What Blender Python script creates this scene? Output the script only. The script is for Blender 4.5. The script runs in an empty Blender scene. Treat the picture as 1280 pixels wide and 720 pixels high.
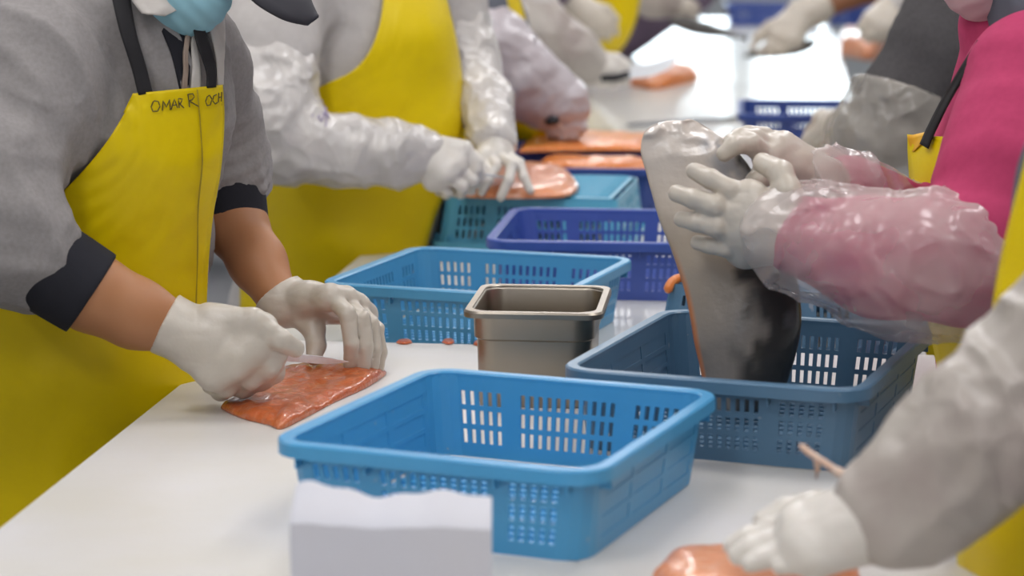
import bpy, bmesh, math, random
import numpy as np
import openvdb
from mathutils import Vector, Matrix

random.seed(7)
SC = bpy.context.scene
COL = SC.collection

# ------------------------------------------------------------------ frame of reference
# Ground frame: x to the right of the camera, y away from it, z above the cutting board top.
# World: table along +Y, board top at z = 0.90, floor at z = 0.
F_PX, PITCH, HC, YAW, ZB = 2900.0, 0.168, 0.63, 0.12, 0.90
CP, SP = math.cos(PITCH), math.sin(PITCH)
CY, SY = math.cos(YAW), math.sin(YAW)

def G(px, py, y):
    """point seen at (px, py) standing y metres away"""
    X = (px - 640.0) / F_PX; V = -(py - 360.0) / F_PX
    d = np.array([X, CP + V * SP, -SP + V * CP])
    return d * (y / d[1]) + np.array([0, 0, HC])

def GZ(px, py, z=0.0):
    """point seen at (px, py) at height z over the board"""
    X = (px - 640.0) / F_PX; V = -(py - 360.0) / F_PX
    d = np.array([X, CP + V * SP, -SP + V * CP])
    return d * ((z - HC) / d[2]) + np.array([0, 0, HC])

def to_world(P):
    P = np.asarray(P, float); s = P.shape; P = P.reshape(-1, 3)
    Q = np.stack([P[:, 0] * CY - P[:, 1] * SY, P[:, 0] * SY + P[:, 1] * CY, P[:, 2] + ZB], 1)
    return Q.reshape(s)

# ------------------------------------------------------------------ camera, world, lights, exposure
cam_d = bpy.data.cameras.new('camera'); cam = bpy.data.objects.new('camera', cam_d); COL.objects.link(cam)
cam.location = (0, 0, ZB + HC)
cam.rotation_euler = (math.pi / 2 - PITCH, 0, YAW)
cam_d.sensor_width = 36; cam_d.lens = F_PX / 1280 * 36
cam_d.clip_end = 100; cam_d.clip_start = .05
cam_d.dof.use_dof = True; cam_d.dof.focus_distance = 3.0; cam_d.dof.aperture_fstop = 4.2
SC.camera = cam

wd = bpy.data.worlds.new('world'); SC.world = wd; wd.use_nodes = True
wd.node_tree.nodes['Background'].inputs[0].default_value = (.75, .82, 1, 1)
wd.node_tree.nodes['Background'].inputs[1].default_value = .6

SC.view_settings.view_transform = 'Standard'; SC.view_settings.look = 'None'
SC.view_settings.gamma = 1; SC.view_settings.use_curve_mapping = False
SC.view_settings.exposure = 0.0

LAMP_W = 10.3
LAMP_COL = (.98, .97, 1.0)
WINDOW_STRENGTH = 9.0

# ------------------------------------------------------------------ helpers: objects
def tag(o, label=None, cat=None, group=None, kind=None):
    if label: o['label'] = label
    if cat: o['category'] = cat
    if group: o['group'] = group
    if kind: o['kind'] = kind
    return o

def empty(name, p, label=None, cat=None, group=None):
    o = bpy.data.objects.new(name, None); COL.objects.link(o)
    o.location = to_world(p); o.empty_display_size = .1
    return tag(o, label, cat, group)

def mesh_obj(name, verts, faces, mat, parent=None, smooth=True, world=False, autosharp=False):
    """verts in the ground frame (or world)"""
    V = np.asarray(verts, float).reshape(-1, 3)
    if not world: V = to_world(V)
    if parent is not None:
        q = parent; off = np.array(q.location)
        while q.parent is not None:
            q = q.parent; off = off + np.array(q.location)
        V = V - off; loc = (0, 0, 0)
    else:
        c = (V.min(0) + V.max(0)) / 2; c[2] = V[:, 2].min(); V = V - c; loc = c
    me = bpy.data.meshes.new(name)
    me.from_pydata(V.tolist(), [], faces if isinstance(faces, list) else faces.tolist())
    me.update()
    if smooth: me.shade_smooth()
    if autosharp: me.set_sharp_from_angle(angle=math.radians(35))
    o = bpy.data.objects.new(name, me); COL.objects.link(o)
    o.location = loc
    if parent is not None: o.parent = parent
    if mat is not None: me.materials.append(mat)
    return o

class MB:
    def __init__(s): s.v = []; s.f = []
    def add(s, v, f):
        n = len(s.v); s.v += [tuple(map(float, p)) for p in v]; s.f += [tuple(i + n for i in q) for q in f]
    def box(s, c, e1, e2, e3):
        c, e1, e2, e3 = map(np.asarray, (c, e1, e2, e3))
        v = [c + a * e1 + b * e2 + d * e3 for d in (-1, 1) for a, b in ((-1, -1), (1, -1), (1, 1), (-1, 1))]
        s.add(v, [(3, 2, 1, 0), (4, 5, 6, 7), (0, 1, 5, 4), (1, 2, 6, 5), (2, 3, 7, 6), (3, 0, 4, 7)])
    def aabox(s, x0, x1, y0, y1, z0, z1):
        s.box(((x0 + x1) / 2, (y0 + y1) / 2, (z0 + z1) / 2), ((x1 - x0) / 2, 0, 0), (0, (y1 - y0) / 2, 0), (0, 0, (z1 - z0) / 2))
    def tube(s, pts, r, n=10, cap=True, flat=1.0):
        pts = [np.asarray(p, float) for p in pts]
        rr = r if isinstance(r, (list, tuple)) else [r] * len(pts)
        rings = []; up = np.array([0, 0, 1.0])
        for i, p in enumerate(pts):
            t = pts[min(i + 1, len(pts) - 1)] - pts[max(i - 1, 0)]; t = t / (np.linalg.norm(t) + 1e-9)
            a = np.cross(t, up); 
            if np.linalg.norm(a) < 1e-3: a = np.cross(t, [1, 0, 0])
            a /= np.linalg.norm(a); b = np.cross(a, t)
            rings.append([p + rr[i] * (math.cos(k * 2 * math.pi / n) * a + flat * math.sin(k * 2 * math.pi / n) * b) for k in range(n)])
        f = []
        for i in range(len(pts) - 1):
            for k in range(n): f.append((i * n + k, i * n + (k + 1) % n, (i + 1) * n + (k + 1) % n, (i + 1) * n + k))
        if cap: f.append(tuple(range(n))[::-1]); f.append(tuple((len(pts) - 1) * n + k for k in range(n)))
        s.add([q for rg in rings for q in rg], f)
    def build(s, name, mat, parent=None, smooth=False, world=False, autosharp=False):
        return mesh_obj(name, s.v, s.f, mat, parent, smooth, world, autosharp)

def mod_solid(o, t, off=0.0):
    m = o.modifiers.new('solid', 'SOLIDIFY'); m.thickness = t; m.offset = off; return o
def mod_bevel(o, w, seg=2):
    m = o.modifiers.new('bevel', 'BEVEL'); m.width = w; m.segments = seg; m.limit_method = 'ANGLE'; return o

# ------------------------------------------------------------------ helpers: materials
def crumple(nt, tc, bsdf, scale, strength, dist):
    """sharp irregular creases of thin plastic: distorted cell distances as relief"""
    N = nt.nodes; L = nt.links
    n = N.new('ShaderNodeTexNoise'); n.inputs['Scale'].default_value = scale * .55; n.inputs['Detail'].default_value = 2
    L.new(tc.outputs['Object'], n.inputs['Vector'])
    ad = N.new('ShaderNodeVectorMath'); ad.operation = 'MULTIPLY_ADD'; ad.inputs[1].default_value = (1.6 / scale,) * 3
    L.new(n.outputs['Color'], ad.inputs[0]); L.new(tc.outputs['Object'], ad.inputs[2])
    prev = None
    for k, (f, st) in enumerate(((1, 1.0), (2.3, .5))):
        v = N.new('ShaderNodeTexVoronoi'); v.inputs['Scale'].default_value = scale * f; L.new(ad.outputs[0], v.inputs['Vector'])
        b = N.new('ShaderNodeBump'); b.inputs['Strength'].default_value = strength * st; b.inputs['Distance'].default_value = dist / f
        L.new(v.outputs['Distance'], b.inputs['Height'])
        if prev: L.new(prev.outputs[0], b.inputs['Normal'])
        prev = b
    L.new(prev.outputs[0], bsdf.inputs['Normal'])

def mat(name, col, rough=.5, spec=.5, metal=0., noise=None, bump=None, sss=0., coat=0., fleck=None, wave=None, attr=None, trans=0., alpha=1., crum=None):
    """noise=(scale, second colour, amount)  bump=(scale, strength, distance)  fleck=(scale, colour, threshold)"""
    m = bpy.data.materials.new(name); m.use_nodes = True
    nt = m.node_tree; N = nt.nodes; L = nt.links
    b = N['Principled BSDF']
    b.inputs['Base Color'].default_value = (*col, 1); b.inputs['Roughness'].default_value = rough
    b.inputs['Specular IOR Level'].default_value = spec; b.inputs['Metallic'].default_value = metal
    if sss: b.inputs['Subsurface Weight'].default_value = sss; b.inputs['Subsurface Radius'].default_value = (.012, .006, .004); b.inputs['Subsurface Scale'].default_value = .6
    if coat: b.inputs['Coat Weight'].default_value = coat; b.inputs['Coat Roughness'].default_value = .12
    if trans: b.inputs['Transmission Weight'].default_value = trans
    if alpha < 1: b.inputs['Alpha'].default_value = alpha
    tc = N.new('ShaderNodeTexCoord'); cur = None
    if attr:
        a = N.new('ShaderNodeAttribute'); a.attribute_name = attr; cur = a.outputs['Color']
    def mixin(fac, colour, a):
        nonlocal cur
        mx = N.new('ShaderNodeMix'); mx.data_type = 'RGBA'
        L.new(fac, mx.inputs[0])
        if cur is None: mx.inputs[6].default_value = (*a, 1)
        else: L.new(cur, mx.inputs[6])
        mx.inputs[7].default_value = (*colour, 1)
        cur = mx.outputs[2]
    if wave:   # (scale, distortion, colour, rotation)
        mp = N.new('ShaderNodeMapping'); mp.inputs['Rotation'].default_value = wave[3]; L.new(tc.outputs['Object'], mp.inputs[0])
        w = N.new('ShaderNodeTexWave'); w.inputs['Scale'].default_value = wave[0]; w.inputs['Distortion'].default_value = wave[1]; w.inputs['Detail'].default_value = 3; w.inputs['Detail Scale'].default_value = 1.6
        L.new(mp.outputs[0], w.inputs[0])
        rp = N.new('ShaderNodeMapRange'); rp.inputs[1].default_value = .72; rp.inputs[2].default_value = 1; rp.inputs[4].default_value = .75
        L.new(w.outputs['Fac'], rp.inputs[0]); mixin(rp.outputs[0], wave[2], col)
    if noise:
        n = N.new('ShaderNodeTexNoise'); n.inputs['Scale'].default_value = noise[0]; n.inputs['Detail'].default_value = 4
        L.new(tc.outputs['Object'], n.inputs['Vector'])
        rp = N.new('ShaderNodeMapRange'); rp.inputs[1].default_value = .35; rp.inputs[2].default_value = .7; rp.inputs[4].default_value = noise[2]
        L.new(n.outputs['Fac'], rp.inputs[0]); mixin(rp.outputs[0], noise[1], col)
    if fleck:
        n = N.new('ShaderNodeTexNoise'); n.inputs['Scale'].default_value = fleck[0]; n.inputs['Detail'].default_value = 2
        L.new(tc.outputs['Object'], n.inputs['Vector'])
        rp = N.new('ShaderNodeMapRange'); rp.inputs[1].default_value = fleck[2]; rp.inputs[2].default_value = fleck[2] + .04; rp.inputs[4].default_value = .8
        L.new(n.outputs['Fac'], rp.inputs[0]); mixin(rp.outputs[0], fleck[1], col)
    if cur is not None: L.new(cur, b.inputs['Base Color'])
    if crum: crumple(nt, tc, b, *crum)
    if bump:
        n = N.new('ShaderNodeTexNoise'); n.inputs['Scale'].default_value = bump[0]; n.inputs['Detail'].default_value = 5
        L.new(tc.outputs['Object'], n.inputs['Vector'])
        bp = N.new('ShaderNodeBump'); bp.inputs['Strength'].default_value = bump[1]; bp.inputs['Distance'].default_value = bump[2]
        L.new(n.outputs['Fac'], bp.inputs['Height']); L.new(bp.outputs[0], b.inputs['Normal'])
    return m

def emis(name, col, s):
    m = bpy.data.materials.new(name); m.use_nodes = True; nt = m.node_tree
    b = nt.nodes['Principled BSDF']; b.inputs['Base Color'].default_value = (.8, .8, .8, 1)
    b.inputs['Emission Color'].default_value = (*col, 1); b.inputs['Emission Strength'].default_value = s
    return m

def film(name, col, opac, rough=.2):
    """thin clear plastic: part of the light passes straight through"""
    m = bpy.data.materials.new(name); m.use_nodes = True; nt = m.node_tree; N = nt.nodes; L = nt.links
    b = N['Principled BSDF']; b.inputs['Base Color'].default_value = (*col, 1); b.inputs['Roughness'].default_value = rough
    b.inputs['Specular IOR Level'].default_value = .8
    t = N.new('ShaderNodeBsdfTransparent'); mx = N.new('ShaderNodeMixShader')
    tc = N.new('ShaderNodeTexCoord'); n = N.new('ShaderNodeTexNoise'); n.inputs['Scale'].default_value = 9; n.inputs['Detail'].default_value = 3
    crumple(nt, tc, b, 15, .6, .016)
    L.new(tc.outputs['Object'], n.inputs['Vector'])
    rp = N.new('ShaderNodeMapRange'); rp.inputs[1].default_value = .35; rp.inputs[2].default_value = .65
    rp.inputs[3].default_value = opac - .10; rp.inputs[4].default_value = opac + .12
    L.new(n.outputs['Fac'], rp.inputs[0]); L.new(rp.outputs[0], mx.inputs[0])
    L.new(t.outputs[0], mx.inputs[1]); L.new(b.outputs[0], mx.inputs[2])
    L.new(mx.outputs[0], N['Material Output'].inputs[0])
    return m

M = {}
M['board'] = mat('white_board_plastic', (.66, .64, .635), .42, .5, noise=(5, (.60, .57, .50), .7), bump=(60, .12, .002))
M['tabletop'] = mat('white_table_plastic', (.70, .69, .66), .22, .6, noise=(3, (.66, .64, .58), .6), bump=(9, .05, .004))
M['steel'] = mat('stainless_steel', (.36, .32, .27), .36, .5, 1., noise=(9, (.30, .26, .20), .5), bump=(30, .04, .002))
M['blade'] = mat('blade_steel', (.72, .74, .77), .28, .8, .15)
M['blue_light'] = mat('light_blue_plastic', (.060, .31, .58), .34, .5, noise=(14, (.08, .34, .60), .5), fleck=(70, (.35, .36, .40), .74))
M['blue_mid'] = mat('mid_blue_plastic', (.070, .30, .52), .34, .5, noise=(14, (.09, .32, .53), .5), fleck=(60, (.35, .38, .42), .74))
M['blue_turq'] = mat('turquoise_blue_plastic', (.095, .38, .56), .34, .5, noise=(14, (.11, .40, .57), .5))
M['blue_grey'] = mat('grey_blue_plastic', (.080, .17, .27), .34, .5, noise=(12, (.09, .19, .30), .6), fleck=(60, (.30, .34, .40), .72))
M['blue_deep'] = mat('deep_blue_plastic', (.040, .085, .34), .36, .5, noise=(14, (.06, .10, .38), .5), fleck=(70, (.40, .35, .35), .76))
M['blue_navy'] = mat('navy_blue_plastic', (.022, .055, .24), .36, .5)
M['yellow'] = mat('yellow_apron_rubber', (.78, .58, .0), .40, .28, noise=(4, (.72, .53, .0), .6), bump=(10, .22, .012))
M['yellow_back'] = mat('apron_lining', (.80, .42, .02), .6)
M['sweat'] = mat('grey_sweatshirt', (.30, .28, .275), .95, .15, noise=(180, (.24, .225, .22), .7), bump=(150, .25, .001))
M['cuff'] = mat('black_rib_knit', (.022, .022, .028), .9, .2, bump=(220, .3, .001))
M['black'] = mat('black_webbing', (.018, .017, .019), .7, .3)
M['cap'] = mat('dark_grey_cap_cloth', (.035, .034, .042), .75, .3)
M['skin'] = mat('skin', (.42, .19, .085), .5, .4, noise=(18, (.37, .155, .065), .6), bump=(260, .12, .0006), sss=.12)
M['skin_b'] = mat('brown_skin', (.28, .12, .06), .5, .4, noise=(18, (.25, .10, .05), .6), sss=.1)
M['glove'] = mat('latex_glove', (.56, .505, .435), .34, .5, noise=(25, (.50, .44, .36), .6), bump=(110, .35, .0018), sss=.06)
M['glove_w'] = mat('white_latex_glove', (.66, .62, .57), .34, .5, noise=(25, (.60, .56, .50), .6), bump=(110, .35, .0018), sss=.06)
M['shirt_w'] = mat('off_white_cloth', (.52, .49, .47), .85, .2, noise=(70, (.46, .43, .41), .6), bump=(60, .2, .002))
M['sleeve_w'] = mat('milky_plastic_sleeve', (.60, .565, .53), .27, .6, noise=(16, (.48, .45, .44), .75), crum=(17, .55, .016))
M['sleeve_l'] = mat('lilac_plastic_sleeve', (.52, .475, .50), .30, .6, noise=(14, (.42, .37, .39), .8), crum=(15, .55, .016))
M['sleeve_f'] = mat('cloudy_plastic_sleeve', (.46, .42, .375), .32, .5, noise=(9, (.32, .26, .24), .85), crum=(14, .5, .018))
M['film'] = film('clear_plastic_sleeve', (.74, .66, .62), .36)
M['film_g'] = film('grey_clear_plastic_sleeve', (.52, .48, .42), .55)
M['pink'] = mat('pink_jersey', (.47, .050, .135), .85, .2, noise=(120, (.41, .042, .115), .6), bump=(120, .2, .001))
M['darkgrey'] = mat('charcoal_sweatshirt', (.085, .08, .082), .95, .15, noise=(160, (.06, .056, .058), .7), bump=(150, .25, .001))
M['slate'] = mat('slate_grey_cloth', (.11, .115, .14), .9, .2)
M['purple'] = mat('dusty_purple_cloth', (.17, .13, .19), .9, .2)
M['mask'] = mat('light_blue_mask', (.30, .55, .64), .8, .2, bump=(60, .15, .002))
M['mask_p'] = mat('pale_pink_mask', (.64, .45, .47), .8, .2, bump=(40, .2, .003))
M['net'] = mat('white_net_cloth', (.60, .56, .52), .9, .2, bump=(90, .3, .002))
M['trouser'] = mat('dark_trousers', (.03, .032, .04), .9, .2)
M['boot'] = mat('white_rubber_boots', (.55, .55, .53), .4, .5)
M['zip'] = mat('zip_tape', (.34, .26, .21), .7, .3)
M['ink'] = mat('black_marker_ink', (.09, .07, .03), .6, .3)
M['seam'] = mat('apron_seam', (.36, .26, .005), .6)
M['ink_v'] = mat('violet_marker_ink', (.30, .24, .42), .6, .3)
M['salmon'] = mat('raw_salmon', (.58, .135, .03), .30, .5, wave=(17, 14, (.66, .23, .10), (0, 0, .5)), noise=(28, (.50, .09, .015), .75), bump=(75, .8, .006), coat=.6, sss=.15)
M['salmon_p'] = mat('pale_raw_salmon', (.72, .30, .15), .28, .5, wave=(22, 6, (.84, .50, .36), (0, 0, 1.2)), noise=(22, (.66, .22, .09), .7), bump=(45, .3, .004), coat=.4, sss=.15)
M['salmon_o'] = mat('orange_raw_salmon', (.68, .21, .04), .34, .5, wave=(22, 5, (.76, .33, .12), (0, 0, .1)), noise=(22, (.60, .15, .02), .7), bump=(45, .3, .004), coat=.25, sss=.15)
M['fish'] = mat('salmon_skin', (.5, .5, .5), .28, .5, attr='pigment', bump=(70, .4, .003), coat=.5)
M['darkfish'] = mat('dark_fish_skin', (.05, .048, .045), .35, .5, noise=(20, (.16, .14, .13), .7))
M['foam'] = mat('white_foam', (.56, .565, .62), .7, .3, noise=(7, (.58, .56, .57), .5), fleck=(18, (.62, .50, .40), .70), bump=(50, .15, .002))
M['handle'] = mat('black_knife_handle', (.02, .02, .025), .5, .4)
M['sinew'] = mat('fish_trim', (.56, .36, .26), .4, .5, noise=(60, (.70, .60, .50), .7))
M['wall'] = mat('wall_paint', (.62, .63, .64), .7, .3, noise=(2, (.58, .59, .60), .5))
M['ceil'] = mat('ceiling_panel', (.70, .70, .70), .8, .2)
M['floor'] = mat('grey_floor', (.26, .26, .27), .45, .4, noise=(3, (.20, .20, .21), .7), bump=(40, .1, .003))
M['lamp'] = emis('lamp_diffuser', (1, .98, .95), 6.0)
M['frame'] = mat('white_frame', (.6, .6, .6), .5)
M['pane'] = emis('daylight_pane', (.80, .93, 1.0), WINDOW_STRENGTH)
M['rack'] = mat('rack_metal', (.30, .31, .33), .4, .5, .8)
M['dark_plug'] = mat('dark_blue_drum', (.06, .09, .30), .4, .5)

# ------------------------------------------------------------------ helpers: distance-field modelling
def _hash(i, j, k):
    h = (i * 73856093) ^ (j * 19349663) ^ (k * 83492791)
    h = (h ^ (h >> 13)) * 1274126177 & 0x7fffffff
    return ((h >> 7) & 0xffff) / 32767.5 - 1.0
def vnoise(p):
    i = np.floor(p).astype(np.int64); f = p - i; u = f * f * (3 - 2 * f)
    r = 0
    for a in (0, 1):
        wa = u[:, 0] if a else 1 - u[:, 0]
        for b in (0, 1):
            wb = u[:, 1] if b else 1 - u[:, 1]
            for c in (0, 1):
                wc = u[:, 2] if c else 1 - u[:, 2]
                r = r + wa * wb * wc * _hash(i[:, 0] + a, i[:, 1] + b, i[:, 2] + c)
    return r

def seg(a, b, ra, rb, k=.02, n=None, s=1.0):
    return ('seg', np.asarray(a, float), np.asarray(b, float), ra, rb, k, None if n is None else np.asarray(n, float), s)
def chain(pts, k=.02, n=None, s=1.0):
    """pts: list of (point, radius)"""
    return [seg(pts[i][0], pts[i + 1][0], pts[i][1], pts[i + 1][1], k, n, s) for i in range(len(pts) - 1)]
def ell(c, axes, rad, k=.02, sub=False):
    return ('ell', np.asarray(c, float), np.asarray(axes, float), np.asarray(rad, float), k, sub)

def prim_bounds(q):
    if q[0] == 'seg':
        r = max(q[3], q[4]); return np.minimum(q[1], q[2]) - r, np.maximum(q[1], q[2]) + r
    r = q[3].max(); return q[1] - r, q[1] + r
def prim_eval(q, P):
    if q[0] == 'seg':
        _, a, b, ra, rb, k, n, s = q
        pa = P - a; ba = b - a
        if n is not None:
            pa = pa + np.outer(pa @ n, n) * (s - 1); ba = ba + n * (ba @ n) * (s - 1)
        t = np.clip(pa @ ba / (ba @ ba + 1e-12), 0, 1)
        d = np.linalg.norm(pa - t[:, None] * ba, axis=1) - (ra + (rb - ra) * t)
        if n is not None: d = d * (.5 + .5 / s)
        return d
    _, c, ax, rad, k, sub = q
    l = (P - c) @ ax.T
    k0 = np.linalg.norm(l / rad, axis=1); k1 = np.linalg.norm(l / rad ** 2, axis=1)
    return k0 * (k0 - 1) / (k1 + 1e-9)
def smin(a, b, k):
    h = np.clip(.5 + .5 * (b - a) / k, 0, 1); return b + (a - b) * h - k * h * (1 - h)
def sdf(prims, P):
    D = np.full(len(P), 9.0)
    for q in prims:
        d = prim_eval(q, P)
        if q[0] == 'ell' and q[5]: D = -smin(-D, d, q[4])
        else: D = smin(D, d, q[5] if q[0] == 'seg' else q[4])
    return D

def sdf_mesh(name, prims, vox, material, parent=None, disp=None, off=0.0, cut=None):
    bs = [prim_bounds(q) for q in prims]
    lo = np.min([b[0] for b in bs], 0) - .03 - off; hi = np.max([b[1] for b in bs], 0) + .03 + off
    n = np.ceil((hi - lo) / vox).astype(int) + 1
    D = np.full(n, .06, np.float64)
    ax = [lo[i] + vox * np.arange(n[i]) for i in range(3)]
    for q, b in zip(prims, bs):
        m = .06
        i0 = np.maximum(((b[0] - m - lo) / vox).astype(int), 0); i1 = np.minimum(((b[1] + m - lo) / vox).astype(int) + 2, n)
        sl = tuple(slice(i0[i], i1[i]) for i in range(3))
        X, Y, Z = np.meshgrid(*[ax[i][sl[i]] for i in range(3)], indexing='ij')
        d = prim_eval(q, np.stack([X.ravel(), Y.ravel(), Z.ravel()], 1)).reshape(X.shape)
        if q[0] == 'ell' and q[5]: D[sl] = -smin(-D[sl], d, q[4])
        else: D[sl] = smin(D[sl], d, q[5] if q[0] == 'seg' else q[4])
    D -= off
    if disp is not None or cut is not None:
        idx = np.argwhere(np.abs(D) < .035); P = lo + idx * vox
        d = D[tuple(idx.T)]
        if disp is not None: d = d + disp(P)
        if cut is not None: d = np.maximum(d, cut(P))
        D[tuple(idx.T)] = d
        if cut is not None:
            idx = np.argwhere(D <= -.035)
            if len(idx): D[tuple(idx.T)] = np.maximum(D[tuple(idx.T)], cut(lo + idx * vox))
    g = openvdb.FloatGrid(background=.06); g.copyFromArray(np.ascontiguousarray(D, dtype=np.float32))
    v, f = g.convertToQuads(isovalue=0.0)
    v = v.astype(float) * vox + lo
    # one round of smoothing
    for _ in range(2):
        acc = np.zeros_like(v); cnt = np.zeros(len(v))
        for a, b in ((0, 1), (1, 2), (2, 3), (3, 0)):
            np.add.at(acc, f[:, a], v[f[:, b]]); np.add.at(acc, f[:, b], v[f[:, a]])
            np.add.at(cnt, f[:, a], 1); np.add.at(cnt, f[:, b], 1)
        v = v * .45 + .55 * acc / np.maximum(cnt, 1)[:, None]
    a = v[f[:, 0]]; vol = np.einsum('ij,ij->i', a, np.cross(v[f[:, 1]], v[f[:, 2]])).sum() + np.einsum('ij,ij->i', a, np.cross(v[f[:, 2]], v[f[:, 3]])).sum()
    if vol < 0: f = f[:, ::-1]
    return mesh_obj(name, v, f.astype(int), material, parent)

def cloth_disp(sc=11, amp=.006, seed=0, sharp=.0):
    def fn(P):
        q = P + seed * 7.3
        w = np.stack([vnoise(q * sc * .6), vnoise(q * sc * .6 + 31), vnoise(q * sc * .6 + 57)], 1) * .05
        n = vnoise((q + w) * sc); m = vnoise((q + w) * sc * 2.3 + 9)
        d = amp * (n * .8 + m * .35)
        if sharp: d = d - sharp * ((1 - np.abs(vnoise((q + w * 1.5) * sc * 1.5 + 17))) ** 6 - .15) - .5 * sharp * ((1 - np.abs(vnoise((q + w) * sc * 3.2 + 3))) ** 5 - .2)
        return d
    return fn
def fold_disp(axis, freq, amp, sc=9, amp2=.004, seed=0):
    """folds running across a limb direction"""
    axis = np.asarray(axis, float); axis = axis / np.linalg.norm(axis)
    def fn(P):
        q = P + seed * 3.1
        w = vnoise(q * sc) * .035 + vnoise(q * sc * 2.2 + 5) * .012
        t = (P @ axis + w) * freq * 2 * math.pi
        return -amp * (np.maximum(np.sin(t), -.2) ** 1) * (.5 + .5 * vnoise(q * 8 + 40)) + amp2 * vnoise(q * 14 + 11)
    return fn

def trace(prims, px, py, off, y0, y1):
    """depth at which the sight line through each pixel meets the offset surface; closest approach otherwise"""
    px = np.asarray(px, float); py = np.asarray(py, float)
    X = (px - 640.0) / F_PX; V = -(py - 360.0) / F_PX
    d = np.stack([X, CP + V * SP, -SP + V * CP], 1); d = d / d[:, 1:2]
    o = np.array([0, 0, HC])
    ys = np.arange(y0, y1, .006)
    best = np.full(len(px), 9.0); yb = np.full(len(px), (y0 + y1) / 2); hit = np.zeros(len(px), bool)
    for y in ys:
        s = sdf(prims, o + d * y) - off
        new = (~hit) & (s < 0)
        yb[new] = y; hit |= new
        cl = (~hit) & (s < best)
        best[cl] = s[cl]; yb[cl] = y
    return o + d * yb[:, None]

def crom(P, n):
    """Catmull-Rom resample of rows along axis 0"""
    P = np.asarray(P, float); m = len(P)
    if m == 2: t = np.linspace(0, 1, n)[:, None]; return P[0] * (1 - t) + P[1] * t
    E = np.concatenate([[2 * P[0] - P[1]], P, [2 * P[-1] - P[-2]]])
    out = []
    for u in np.linspace(0, m - 1 - 1e-6, n):
        i = int(u); t = u - i
        a, b, c, d = E[i], E[i + 1], E[i + 2], E[i + 3]
        out.append(.5 * (2 * b + (c - a) * t + (2 * a - 5 * b + 4 * c - d) * t * t + (3 * b - a - 3 * c + d) * t ** 3))
    return np.array(out)

def drape(name, left, right, prims, off, yr, material, parent, nu=26, nv=44, thick=.0016, wr=.004, sc=9, seed=0, blur=2):
    """sheet lying on a body: left and right edges given by the pixels they pass"""
    A = crom(left, nv); B = crom(right, nv); t = np.linspace(0, 1, nu)[None, :, None]
    UV = A[:, None, :] * (1 - t) + B[:, None, :] * t
    P = trace(prims, UV[..., 0].ravel(), UV[..., 1].ravel(), off, *yr).reshape(nv, nu, 3)
    yy = P[..., 1].copy()
    for _ in range(blur):
        q = np.pad(yy, 1, mode='edge'); yy = (q[1:-1, 1:-1] * 2 + q[:-2, 1:-1] + q[2:, 1:-1] + q[1:-1, :-2] + q[1:-1, 2:]) / 6
    if wr:
        fl = P.reshape(-1, 3) + seed * 5.7
        yy = yy + (wr * (vnoise(fl * sc) + .6 * vnoise(fl * sc * 2.1 + 8) - .4)).reshape(nv, nu)
    X = (UV[..., 0] - 640) / F_PX; V = -(UV[..., 1] - 360) / F_PX
    d = np.stack([X, CP + V * SP, -SP + V * CP], -1); P = d * (yy / d[..., 1])[..., None] + np.array([0, 0, HC])
    f = [(i * nu + j, i * nu + j + 1, (i + 1) * nu + j + 1, (i + 1) * nu + j) for i in range(nv - 1) for j in range(nu - 1)]
    o = mesh_obj(name, P.reshape(-1, 3), f, material, parent)
    return mod_solid(o, thick, 0)

# ------------------------------------------------------------------ the setting (world axes: table along +Y)
def wbox(name, x0, x1, y0, y1, z0, z1, material, kind='structure', parent=None, bev=0):
    m = MB(); m.aabox(x0, x1, y0, y1, z0, z1)
    o = m.build(name, material, parent, world=True)
    if kind and parent is None: o['kind'] = kind
    if bev: mod_bevel(o, bev)
    return o
CEIL = 3.15
RX0, RX1, RY0, RY1 = -4.2, 4.6, -2.2, 16.5
wbox('floor', RX0 - .2, RX1 + .2, RY0 - .2, RY1 + .2, -.12, 0, M['floor'])
wbox('ceiling', RX0 - .2, RX1 + .2, RY0 - .2, RY1 + .2, CEIL, CEIL + .1, M['ceil'])
wbox('wall_left', RX0 - .15, RX0, RY0, RY1, 0, CEIL, M['wall'])
wbox('wall_right', RX1, RX1 + .15, RY0, RY1, 0, CEIL, M['wall'])
wbox('wall_front', RX0, RX1, RY0 - .15, RY0, 0, CEIL, M['wall'])
wb = wbox('wall_back', RX0, RX1, RY1, RY1 + .15, 0, CEIL, M['wall'])
# daylit windows in the far wall
for i, (a, b) in enumerate([(-1.55, -.45), (-.25, .85)]):
    w = empty('window_%d' % (i + 1), (0, 0, -ZB)); w['kind'] = 'structure'
    w.location = ((a + b) / 2, RY1 - .02, .95)
    m = MB(); m.aabox(a, b, RY1 - .012, RY1 - .002, .95, 2.15); m.build('window_pane', M['pane'], w, world=True)
    m = MB()
    for q in ((a - .05, a, .90, 2.2), (b, b + .05, .90, 2.2), (a, b, 2.15, 2.2), (a, b, .90, .95), ((a + b) / 2 - .02, (a + b) / 2 + .02, .95, 2.15)):
        m.aabox(q[0], q[1], RY1 - .06, RY1 - .001, q[2], q[3])
    m.build('window_frame', M['frame'], w, world=True)

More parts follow.
